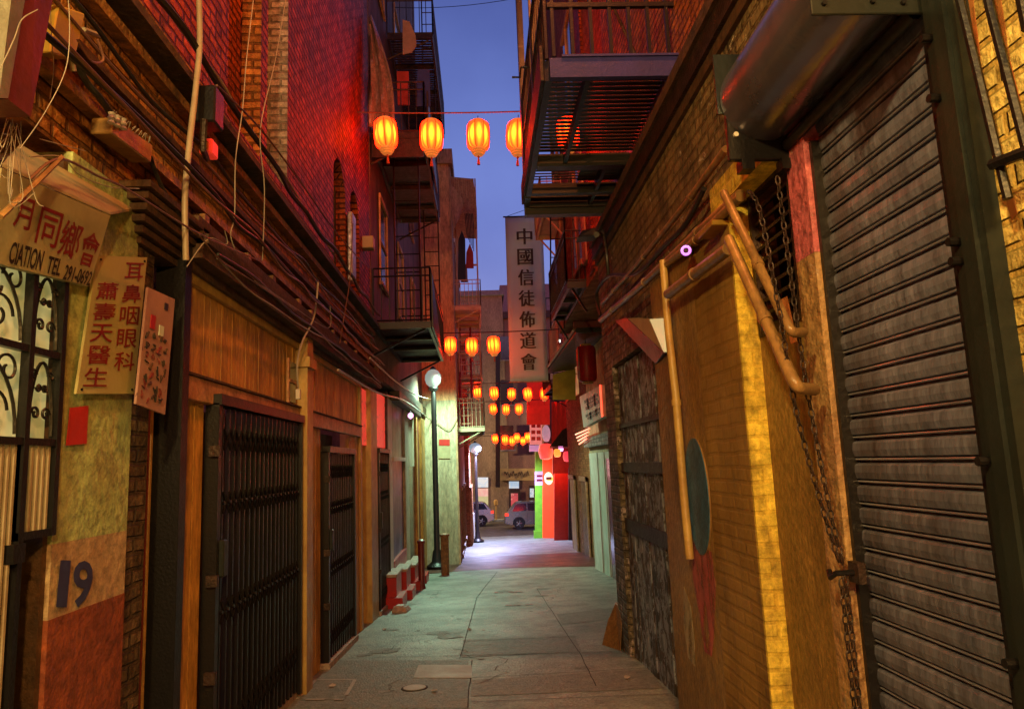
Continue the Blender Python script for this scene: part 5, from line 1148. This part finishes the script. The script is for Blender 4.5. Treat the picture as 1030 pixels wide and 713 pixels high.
# red recess shopfront facing the camera at the far right
RSF = thing('red_shopfront', 'glowing red shopfront with red doors at the far right end of the alley', 'shopfront', (3.5, 35, gz(35)))
def qq(u0, v0, u1, v1, y): return [Q(u0, v0, y), Q(u1, v0, y), Q(u1, v1, y), Q(u0, v1, y)]
MB().slab(qq(546, 447, 558, 541, 37.5), (0, .2, 0)).build('lit_panel', m_litpanel, RSF)
MB().slab(qq(557.5, 476, 572, 546, 35), (0, .15, 0)).build('door', m_reddoor, RSF)
MB().slab(qq(572, 470, 580, 548, 34.6), (0, .15, 0)).build('dark_jamb', m_iron_br, RSF)
MB().slab(qq(556, 443, 582, 477, 35.3), (0, .2, 0)).build('recess', mat('deep_red_wall', (.22, .015, .01), None, 3, rough=.6, bump=.1), RSF)
L = bpy.data.lights.new('shop_light', 'POINT'); L.energy = 60; L.color = (1, .12, .05); L.shadow_soft_size = .1
o = bpy.data.objects.new('shop_light', L); COL.objects.link(o); o.location = Vector(Q(560, 470, 34.0)) - Vector(RSF.location); o.parent = RSF
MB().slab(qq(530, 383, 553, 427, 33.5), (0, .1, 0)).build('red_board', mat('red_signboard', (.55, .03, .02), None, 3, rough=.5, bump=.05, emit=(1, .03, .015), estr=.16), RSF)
t = thing('pleated_awning', 'red pleated awning hanging over the far red shopfront', 'awning', tuple(Q(565, 425, 30)))
mb = MB()
for k in range(10):
    a = Q(555+2.4*k, 404, 30+.12*(k % 2)); b = Q(555+2.4*(k+1), 404, 30+.12*((k+1) % 2)); c_ = Q(555+2.4*(k+1), 449-0*k, 30+.12*((k+1) % 2)); d_ = Q(555+2.4*k, 449, 30+.12*(k % 2)); mb.slab([a, b, c_, d_], (0, .03, 0))
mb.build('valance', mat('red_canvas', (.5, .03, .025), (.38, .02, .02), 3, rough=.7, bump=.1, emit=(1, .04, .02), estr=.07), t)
MB().slab([Q(553, 449, 29.9), Q(581, 449, 29.9), Q(578, 426, 29.9), Q(566, 432, 29.9)], (0, .03, 0)).build('dark_flap', m_iron_br, t)
MB().tube([Q(553, 450, 29.9), Q(581, 450, 29.9)], .03, 5).build('front_bar', m_conduit, t)
# green post
GP = thing('green_post', 'bright green square post with small signs at the alley end', 'post', (3.1, 38.5, gz(38.5)))
MB().slab(qq(538.5, 446, 545.5, 542, 38.5), (0, .3, 0)).build('post', m_green, GP); MB().slab(qq(537.5, 534, 547, 543, 38.4), (0, .5, 0)).build('base', m_green, GP)
t = thing('vertical_sign', 'pinkish vertical sign with red Chinese writing above the green post', 'sign', tuple(Q(540, 435, 36)))
q = qq(533, 424, 545, 447, 36); MB().slab(q, (0, .12, 0)).build('panel', mat('pink_lit_panel', (.6, .4, .38), None, 3, rough=.5, bump=0, emit=(1, .35, .3), estr=.35), t)
for r_ in range(3):
    for c_ in range(2): patch(q, .12+.45*c_, .10+.28*r_, .45+.45*c_, .30+.28*r_-.04, m_redpaint, t, 'character_block', .02)
t = thing('small_sign', 'small lavender sign under the pinkish vertical sign', 'sign', tuple(Q(537, 451, 36)))
MB().slab(qq(532.5, 447.6, 543, 454, 36), (0, .1, 0)).build('panel', mat('lavender_lit', (.5, .45, .6), None, 3, rough=.5, bump=0, emit=(.6, .45, .9), estr=.3), t)
t = thing('small_sign', 'pale purple square sign fixed to the green post', 'sign', tuple(Q(542, 480, 38)))
q = qq(538, 474, 547, 488, 38.1); MB().slab(q, (0, .08, 0)).build('panel', mat('purple_lit', (.5, .4, .6), None, 3, rough=.5, bump=0, emit=(.7, .4, .9), estr=.35), t); patch(q, .2, .25, .8, .4, m_maroon, t, 'mark', .02); patch(q, .2, .55, .8, .7, m_maroon, t, 'mark', .02)
t = thing('round_sign', 'round glowing yellow sign on the red lit panel', 'sign', tuple(Q(552, 481, 37)))
c = Q(552, 481, 37.2); mb = MB(); mb.prism([(c.x+.22*math.cos(k*PI/10), 37.2, c.z+.32*math.sin(k*PI/10)) for k in range(20)], (0, .1, 0)); mb.build('disc', glow('yellow_sign_glow', (1, .65, .05), 1.1), t); MB().box((c.x-.14, 37.17, c.z-.06), (c.x+.14, 37.198, c.z+.07)).build('mark', m_maroon, t)
t = thing('pale_oval_sign', 'pale oval sign above the far red lanterns', 'sign', tuple(Q(550, 437, 35)))
c = Q(549.5, 436, 34.8); mb = MB(); mb.prism([(c.x+.20*math.cos(k*PI/10), 34.8, c.z+.42*math.sin(k*PI/10)) for k in range(20)], (0, .1, 0)); mb.build('disc', mat('pale_oval', (.5, .55, .6), None, 3, rough=.4, bump=0, emit=(.8, .6, .8), estr=.25), t)

# ================================================================== vertical banner
VB = thing('vertical_banner', 'tall pale canvas banner with seven black Chinese characters over the alley', 'banner', tuple(Q(530, 300, 21)))
yb = 21.0
q = [Q(508, 219, yb), Q(545.5, 218, yb), Q(551.5, 383, yb), Q(513, 384, yb)]
mb = MB(); g = []
for i in range(9):
    row = []
    for j in range(25):
        s_, t_ = i/8, j/24; p = (q[0].lerp(q[1], s_)).lerp(q[3].lerp(q[2], s_), t_); p.y += .012*math.sin(i*.9+j*.35)+.008*math.sin(j*.8); row.append(mb.bm.verts.new(p))
    g.append(row)
for i in range(8):
    for j in range(24): mb.bm.faces.new((g[i][j], g[i+1][j], g[i+1][j+1], g[i][j+1]))
o = mb.build('canvas', m_cloth, VB, smooth=True); md = o.modifiers.new('thick', 'SOLIDIFY'); md.thickness = .01
for ds, do in ((0, .055), (.012, .058), (.024, .061)):
    writing('lettering', q, [(ch, .29+ds, .075+.127*k, .69+ds, .075+.127*k+.098) for k, ch in enumerate('中國信徒佈道會')], m_black_ink, VB, off=do, bold=0)
MB().tube([q[0]+Vector((-.06, 0, .02)), q[1]+Vector((.3, 0, .02))], .025, 6).build('top_bar', m_iron, VB); MB().tube([q[3]+Vector((-.03, 0, -.01)), q[2]+Vector((.03, 0, -.01))], .02, 6).build('bottom_bar', m_tan, VB)
MB().tube([q[0]+Vector((0, 0, .02)), Q(560, 200, yb)], .008, 4).tube([q[1], Q(575, 210, yb)], .01, 4).build('guy_wire', m_iron, VB)

# ================================================================== far side of the street
FY = 54.0
FB = thing('far_building', 'brown stone building across the street closing the alley view', 'building', (1, 58, gz(54)))
def zat(v, y=FY): return CH + (466+0-v)*y/FPX
MB().box((-12, FY, -3), (1.95, FY+12, zat(296))).build('wall', m_fleece, FB)
MB().box((-12.2, FY-.3, zat(296)), (2.1, FY+12, zat(291))).build('cornice', m_fgrey, FB)
F2 = thing('far_building', 'reddish brown building across the street behind the banner', 'building', (8, 58, gz(54)))
MB().box((1.98, FY+.3, -3), (16, FY+12, zat(320))).build('wall', mat('far_brown', (.20, .11, .09), (.14, .08, .065), 1, rough=.8, bump=.3), F2)
MB().box((1.98, FY+.0, zat(320)), (16, FY+12, zat(313))).build('cornice', m_iron_br, F2)
mb = MB(); railing(mb, (4.2, FY+.2, zat(313)), (6.5, FY+.2, zat(313)), 1.0, 4, .04); mb.build('roof_rail', m_iron, F2)
for v in (350, 395, 440):
    for u in (510, 540):
        p = Q(u, v, FY-.03); w = MB().box((p.x-.5, FY-.06, p.z-.9), (p.x+.5, FY-.0, p.z+.9)).build('window', m_glass_dk, FB if p.x < 1.9 else F2); MB().box((p.x-.6, FY-.12, p.z-1.0), (p.x+.6, FY-.061, p.z-.9)).build('sill', m_fgrey, w)
for u0, u1, v0, v1, mm, nm in [(480, 491, 480, 490, m_winw, 'window'), (480, 491, 491, 499, m_winpk, 'window'), (480, 491, 499, 517, m_wingr, 'window'), (512, 522, 484, 491, m_winw, 'transom'), (512, 523, 492, 528, m_dk_wood, 'door'), (532, 538, 488, 526, m_dk_wood, 'door'), (533, 537, 491, 500, m_winw, 'window')]:
    q = qq(u0, v0, u1, v1, FY-.06); 
    if q[0].x > 1.9: q = qq(u0, v0, u1, v1, FY-.02)
    MB().slab(q, (0, .055, 0)).build(nm, mm, FB if q[0].x < 1.9 else F2)
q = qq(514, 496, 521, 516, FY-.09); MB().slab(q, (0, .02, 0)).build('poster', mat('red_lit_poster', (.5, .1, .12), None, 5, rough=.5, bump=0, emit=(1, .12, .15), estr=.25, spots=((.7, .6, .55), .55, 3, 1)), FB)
q = qq(503, 471, 538, 483, FY-.25); MB().slab(q, (0, .2, 0)).build('shop_fascia', mat('ochre_fascia', (.34, .24, .09), None, 2, rough=.6, bump=.1, emit=(1, .6, .2), estr=.05), FB)
mb = MB(); mb.tube([Vector(q[0])+(Vector(q[1])-Vector(q[0]))*(.12+k/60) + Vector((0, -.03, -.42+.16*math.sin(k*1.3)+.1*math.sin(k*.5))) for k in range(44)], .03, 4); mb.build('script_mark', m_mould, FB)
tag(MB().slab(qq(498.5, 352, 503, 490, 53.4), (0, .3, 0)).build('black_blade_sign', m_iron, origin=tuple(Q(500, 490, 53.4))), 'tall thin black blade sign hanging on the far building', 'sign')
# tower behind
tag(MB().box((2.5, 75, -3), (9, 85, CH+(466-285)*75/FPX)).build('distant_building', m_fgrey, origin=(5, 80, -3)), 'plain grey block behind the reddish far building', 'building')
t = thing('parking_meter', 'small tan parking meter on the far kerb between the two cars', 'parking meter', (1.0, 53.2, gz(50)))
p = Q(499.5, 528, 53.2); MB().lathe([(.05, 0), (.05, 1.0), (.14, 1.05), (.15, 1.35), (.06, 1.45)], (p.x, 53.2, gz(50)+.13), 10).build('head_and_post', m_pipey, t, smooth=True)

# cars
def car(lab, x0, y, length, m, mirror=False, h=1.68, name='parked_car'):
    t = thing(name, lab, 'car', (x0+length/2, y, gz(50)), 'cars parked in the cross street'); g0 = gz(50)+.004; w = 1.8
    prof = [(0.0, .45), (.02, .80), (.08, 1.0), (.55, 1.06), (.30, 1.08), ]
    # side outline: rear (0) to front (1)
    L = length; out = [(0, .38), (0, .72), (.03*L, .98), (.05*L, 1.06), (.13*L, 1.50), (.17*L, h-.03), (.30*L, h), (.48*L, h-.03), (.58*L, h-.18), (.70*L, 1.08), (.90*L, .98), (.98*L, .84), (L, .60), (L, .38), (.92*L, .26), (.08*L, .26)]
    fx = (lambda s: x0+s) if not mirror else (lambda s: x0+L-s)
    body = [(fx(a), b) for a, b in out]
    mb = MB()
    def ring(yy, ins):
        r = []
        for a, b in body:
            f = 0 if b < 1.05 else (b-1.05)/(h-1.05)
            r.append(mb.bm.verts.new((a, yy + (ins*f), g0+b)))
        return r
    ra = ring(y-w/2, .22); rb = ring(y+w/2, -.22); n = len(body)
    for k in range(n): mb.bm.faces.new((ra[k], ra[(k+1) % n], rb[(k+1) % n], rb[k]))
    mb.bm.faces.new(ra); mb.bm.faces.new(rb[::-1]); mb.bevel(.035, 2); mb.build('body', m, t, smooth=True)
    mb = MB()
    gl = [[(.10, 1.12), (.15, 1.50), (.19, h-.12), (.30, h-.10), (.30, 1.12)], [(.315, 1.12), (.315, h-.10), (.44, h-.11), (.46, 1.12)], [(.475, 1.12), (.455, h-.12), (.50, h-.14), (.57, h-.27), (.655, 1.12)]]
    for poly in gl:
        ps = []
        for a, b in poly:
            f = (b-1.05)/(h-1.05); ps.append((fx(a*L), y-w/2+.22*f-.012, g0+b))
        mb.prism(ps, (0, .02, 0))
    mb.build('side_window', m_glass_dk, t)
    for s in (.19, .81):
        cx = fx(s*L)
        def cyl(r, d0, d1): return MB().prism([(cx+r*math.cos(k*PI/12), y-w/2-d0, g0+.34+r*math.sin(k*PI/12)) for k in range(24)], (0, d1, 0))
        wh = cyl(.34, .02, .22).build('wheel', m_rubber, t)
        rim = cyl(.21, .035, .02).build('rim', m_iron_br, wh)
        mb = MB()
        for k in range(5):
            a = k*2*PI/5; mb.tube([(cx, y-w/2-.045, g0+.34), (cx+.2*math.cos(a), y-w/2-.045, g0+.34+.2*math.sin(a))], .028, 5)
        mb.build('spoke', m_chrome, wh)
        MB().prism([(cx+.40*math.cos(k*PI/12), y-w/2-.004, g0+.36+.40*math.sin(k*PI/12)) for k in range(-1, 14)], (0, .01, 0)).build('wheel_arch', m_rubber, t)
    MB().box((fx(-.015*L if False else .0)-.01, y-w/2-.015, g0+.82), (fx(.05*L), y-w/2+.3, g0+1.0)).build('tail_light', m_teallt, t)
    MB().box((fx(.935*L), y-w/2-.01, g0+.68), (fx(.985*L), y-w/2+.3, g0+.82)).build('headlight', m_white, t)
    MB().box((fx(0)-.03, y-w/2+.05, g0+.38), (fx(.04*L), y+w/2-.05, g0+.55)).build('bumper', m, t)
    for s in (.305, .465): MB().box((fx(s*L)-.008, y-w/2-.006, g0+.42), (fx(s*L)+.008, y-w/2+.02, g0+1.1)).build('door_seam', m_rubber, t)
    MB().box((fx(.60*L)-.1, y-w/2-.16, g0+1.05), (fx(.60*L)+.1, y-w/2-.0, g0+1.2)).bevel(.03).build('mirror', m, t)
p = Q(508.5, 530, 46.5); car('silver hatchback utility car partly hidden behind the green post', p.x, 47.4, 4.6, m_silver)
p = Q(497.5, 530, 49.5); car('pale car parked across the street with only its end showing', p.x-4.5, 50.6, 4.5, m_carb, mirror=True, h=1.62)

# ================================================================== LANTERNS
def lantern_proto(loc, lab, grp):
    t = thing('paper_lantern', lab, 'lantern', loc, grp)
    o = Vector(loc)
    prof = [(.095, -.215), (.140, -.20), (.163, -.165), (.172, -.08), (.175, 0), (.172, .08), (.163, .165), (.140, .20), (.095, .215)]
    MB().lathe(prof, o, 24, closed=True).build('shade', m_shell, t, smooth=True)
    MB().lathe([(.02, -.195), (.10, -.18), (.135, -.13), (.147, -.06), (.150, 0), (.147, .06), (.135, .13), (.10, .18), (.02, .195)], o, 24).build('bulb_glow', m_core, t, smooth=True)
    mb = MB()
    for k in range(8):
        a = 2*PI*(k+.5)/8; mb.tube([(o.x+(r+.003)*math.cos(a), o.y+(r+.003)*math.sin(a), o.z+z) for r, z in prof], .0048, 4)
    mb.build('rib', m_lrib, t)
    MB().lathe([(.10, .213), (.105, .225), (.09, .245)], o, 16).build('cap', m_lgold, t, smooth=True)
    MB().lathe([(.10, -.213), (.118, -.225), (.112, -.245), (.085, -.25), (.098, -.275), (.07, -.285), (.075, -.305), (.03, -.315)], o, 16).build('base_ring', m_lgold, t, smooth=True)
    MB().lathe([(.006, -.315), (.022, -.335), (.008, -.36), (.016, -.38), (.024, -.46)], o, 8).build('tassel', m_tassel, t, smooth=True)
    MB().tube([o+Vector((0, 0, .24)), o+Vector((0, 0, .33))], .006, 4).build('hanger', m_iron, t)
    return t
rows = [(10.6, [(388, 135), (434, 137), (481, 137), (521, 137), (571, 134)], 'near row of big lit red lanterns',
         ['leftmost big lantern of the near row, almost touching the red brick wall', 'second big lantern of the near row, before the red lit fire escape', 'third big lantern of the near row, alone against the open sky', 'fourth big lantern of the near row, touching the large fire escape', 'rightmost lantern of the near row, glimpsed through the fire escape grating']),
        (20.0, [(453, 347), (474.5, 348), (496.5, 347)], 'second row of lit lanterns', ['left lantern of the row of three over the street lamp height', 'middle lantern of the row of three', 'right lantern of the row of three, just left of the banner']),
        (30.0, [(480.3, 394), (497, 395), (514.5, 396), (530.8, 396), (547.6, 396)], 'third row of five lit lanterns', ['leftmost lantern in the row of five under the banner', 'second lantern in the row of five under the banner', 'middle lantern in the row of five under the banner', 'fourth lantern of five, left one on the red board', 'rightmost of five lanterns, at the right of the red board']),
        (33.5, [(496, 411), (509, 411.5), (522, 411)], 'fourth row of three small lanterns', ['left lantern in the short row of three below the row of five', 'middle lantern in the short row of three below the row of five', 'right lantern in the short row of three below the row of five']),
        (40.0, [(498, 441), (508, 442), (520, 440), (531, 439.5)], 'farthest row of lit lanterns', ['leftmost lantern of the farthest row', 'second lantern of the farthest row', 'third big lantern of the farthest row', 'rightmost lantern of the farthest row']),
        (43.0, [(515, 443), (526, 443)], 'pair of smaller lanterns behind the farthest row', ['left small lantern hanging just behind the farthest row', 'right small lantern hanging just behind the farthest row'])]
proto = None
for ri, (y, uv, grp, labs) in enumerate(rows):
    for k, (u, v) in enumerate(uv):
        loc = tuple(Q(u, v, y))
        if proto is None: proto = lantern_proto(loc, labs[k], grp); o = proto
        else:
            o = copy_tree(proto); o.location = loc; o['label'] = labs[k]; o['group'] = grp
        o.rotation_euler = (rnd.uniform(-.09, .09), rnd.uniform(-.09, .09), rnd.uniform(0, 1)); sc_ = 1.05 if ri == 0 else rnd.uniform(.95, 1.08); o.scale = (sc_, sc_, sc_)
    z0 = Q(uv[0][0], uv[0][1], y).z + .33; x0, x1 = {10.6: (XL, 1.97), 20.0: (XL, 2.8), 30.0: (XD, 3.3), 33.5: (XE, 3.3), 40.0: (XE, 3.3), 43.0: (-1.2, 3.4)}[y]
    w = MB().tube(sagline((x0, y, z0+.04), (x1, y, z0+.04), .04, 14), .012 if y < 15 else .016, 5).build('lantern_wire', m_cable_r if y < 15 else m_iron, origin=(x0, y, z0))
    tag(w, ['wire carrying the near row of big lanterns', 'wire carrying the row of three lanterns left of the banner', 'wire carrying the row of five lanterns', 'wire carrying the short row of three lanterns', 'wire carrying the farthest lantern row', 'wire carrying the pair of small far lanterns'][ri], 'wire')
# red shop lanterns at right
for u, v, y, s, mm, lab in [(549, 454, 34.2, 1.9, glow('red_shade_glow', (1, .04, .015), .8), 'big glowing red shop lantern beside the vertical sign'), (571, 459, 33.5, 1.2, glow('crimson_shade_glow', (1, .03, .06), .8), 'crimson shop lantern over the red door'), (560.5, 455.5, 33.8, .95, glow('amber_shade_glow', (1, .32, .02), 1.1), 'small amber lantern between the two red shop lanterns'), (564, 451, 34.4, .7, m_pinklamp, 'tiny pink lantern high under the pleated awning')]:
    c = Q(u, v, y); t = thing('shop_lantern', lab, 'lantern', tuple(c), 'shop lanterns of the red shopfront')
    MB().lathe([(.06*s, -.2*s), (.15*s, -.17*s), (.19*s, 0), (.15*s, .17*s), (.06*s, .2*s)], c, 14).build('shade', mm, t, smooth=True); MB().lathe([(.07*s, .2*s), (.07*s, .24*s)], c, 10).build('cap', m_iron_br, t)
t = thing('bare_bulb', 'small bright bare bulb right of the banner foot', 'light bulb', tuple(Q(562, 343, 24))); MB().lathe([(.01, -.06), (.05, -.03), (.05, .03), (.01, .06)], Q(562, 343, 24), 10).build('bulb', m_star, t, smooth=True); MB().tube([Q(562, 343, 24)+Vector((0, 0, .05)), Q(562, 335, 24)], .01, 5).build('cord', m_iron, t)
t = thing('bare_bulb', 'pink glowing bulb under the left shop canopy', 'light bulb', tuple(P(413, 418, XL+.2))); MB().lathe([(.01, -.07), (.06, -.03), (.06, .03), (.01, .07)], P(413, 418, XL+.2), 10).build('bulb', m_pinklamp, t, smooth=True); MB().tube([P(413, 418, XL+.2)+Vector((0, 0, .05)), P(413, 410, XL+.1)], .01, 5).build('cord', m_iron, t)
tag(MB().tube(sagline((-1.8, 16, 12.6), (1.9, 14, 11.6), .15, 10), .008, 4).build('overhead_wire', m_iron), 'single thin wire crossing the sky between the roofs', 'wire')
# stairs rail R2
ladder('dark slanting stair rail beside the landing over the canopy', (1.62, 15.6, 0), .3, 4.5, 7.0, m_iron, lean=-1.2)
# street lamp arm cables near corner lamp
for k, (pts, lab) in enumerate([([(340, 372), (380, 395), (410, 405), (436, 425)], 'pale cable sloping along the shop cornice to the street lamp'), ([(372, 360), (400, 385), (420, 398), (436, 402)], 'upper cable from the lower fire escape to the street lamp'), ([(440, 425), (452, 432), (460, 420)], 'loop of cable on the pale corner wall')]):
    tag(MB().tube(smoothline([P(u, v, XL+.25) if k < 2 else Q(u, v, 22.42) for u, v in pts], 6), .015, 5).build('hanging_wire', m_conduit, smooth=True), lab, 'wire')
# wedge board
t = thing('wooden_wedge', 'tall tapered ochre wooden board leaning at the corner of the right wall', 'board', (1.4, 8.4, gz(8.4)))
A = [Q(604, 654, 8.7), Q(624, 661, 8.3), Q(626, 612, 8.3), Q(619, 606, 8.6), Q(611, 625, 8.7)]
MB().prism(A, (.03, .10, 0)).bevel(.01).build('board', m_wedge, t)

# ================================================================== unseen lamps behind the viewer, assumed and added for the warm sodium light
def sodium(x, y, z, xw, power, lab, col=(1, .56, .16)):  # builds a wall lamp out of view, added for its light
    t = thing('added_wall_lamp', lab, 'lamp', (x, y, z), 'added wall lamps'); s = 1 if xw > x else -1
    MB().tube([(xw, y, z+.25), (x, y, z+.25)], .025, 8).build('arm', m_iron_gr, t)
    MB().lathe([(.05, .30), (.16, .22), (.20, .10), (.19, .09)], (x, y, z), 14).build('hood', m_iron_gr, t, smooth=True)
    MB().lathe([(.02, -.10), (.09, -.06), (.11, .02), (.08, .09)], (x, y, z), 12).build('bulb', glow('added_lamp_bulb', col, 12), t, smooth=True)
    L = bpy.data.lights.new('lamp_light', 'POINT'); L.energy = power; L.color = col; L.shadow_soft_size = .12
    o = bpy.data.objects.new('lamp_light', L); COL.objects.link(o); o.location = (0, 0, -.16); o.parent = t
sodium(.55, -2.0, 3.7, XR, 850, 'assumed sodium wall lamp, added unseen on the right wall behind the viewpoint', (1, .55, .14))  # assumed lamp out of view, added to warm the left side
sodium(-.95, -.7, 4.3, XL, 760, 'assumed sodium wall lamp, added unseen on the left wall behind the viewpoint', (1, .70, .22))  # assumed lamp, also unseen, added for yellow light on the right side

def added_cross_lamp(x, y, lab, power, col):  # unseen street lamps, added to warm and brighten the far facade
    t = thing('street_lamp', lab, 'street lamp', (x, y, gz(50)), 'added cross street lamps'); g0 = gz(50)
    MB().tube([(x, y, g0), (x, y, g0+6), (x, y-.3, g0+6.4), (x, y-1.2, g0+6.5)], .07, 8).build('pole', m_iron, t, smooth=True)
    MB().box((x-.15, y-1.9, g0+6.42), (x+.15, y-1.1, g0+6.6)).bevel(.04).build('head', m_iron_gr, t)
    L = bpy.data.lights.new('lamp_light', 'POINT'); L.energy = power; L.color = col; L.shadow_soft_size = .15
    o = bpy.data.objects.new('lamp_light', L); COL.objects.link(o); o.location = (0, -1.5, 6.3); o.parent = t
added_cross_lamp(-6.5, 53.3, 'added street lamp of the cross street, unseen left of the alley mouth', 4500, (1, .66, .30))
added_cross_lamp(9.5, 53.3, 'added street lamp of the cross street, unseen right of the alley mouth', 3500, (1, .66, .34))

sodium(.95, 3.4, 8.8, XU, 850, 'unseen reddish lamp added high on the right wall to light the left brick', (1, .25, .05))  # added lamp, gives the upper left brick its red light
# litter
labs = ['crumpled paper scrap by the foot of the folding gate', 'flat paper scrap lying in the middle of the paving', 'small paper scrap against the right wall foot', 'torn scrap lying beside the round cover', 'scrap of paper near the third gate threshold']
for k, (x, y) in enumerate([(-1.5, 7.3), (-.25, 10.2), (1.28, 7.0), (-.5, 6.9), (-1.45, 10.6)]):
    mb = MB(); n = 7; z = gz(y)+.006
    mb.prism([(x+rnd.uniform(.02, .045)*math.cos(a*2*PI/n), y+rnd.uniform(.02, .06)*math.sin(a*2*PI/n), z+rnd.uniform(0, .015)+.003) for a in range(n)], (0, 0, .002))
    tag(mb.build('paper_scrap', m_paper, origin=(x, y, z)), labs[k], 'litter', 'paper scraps on the paving')
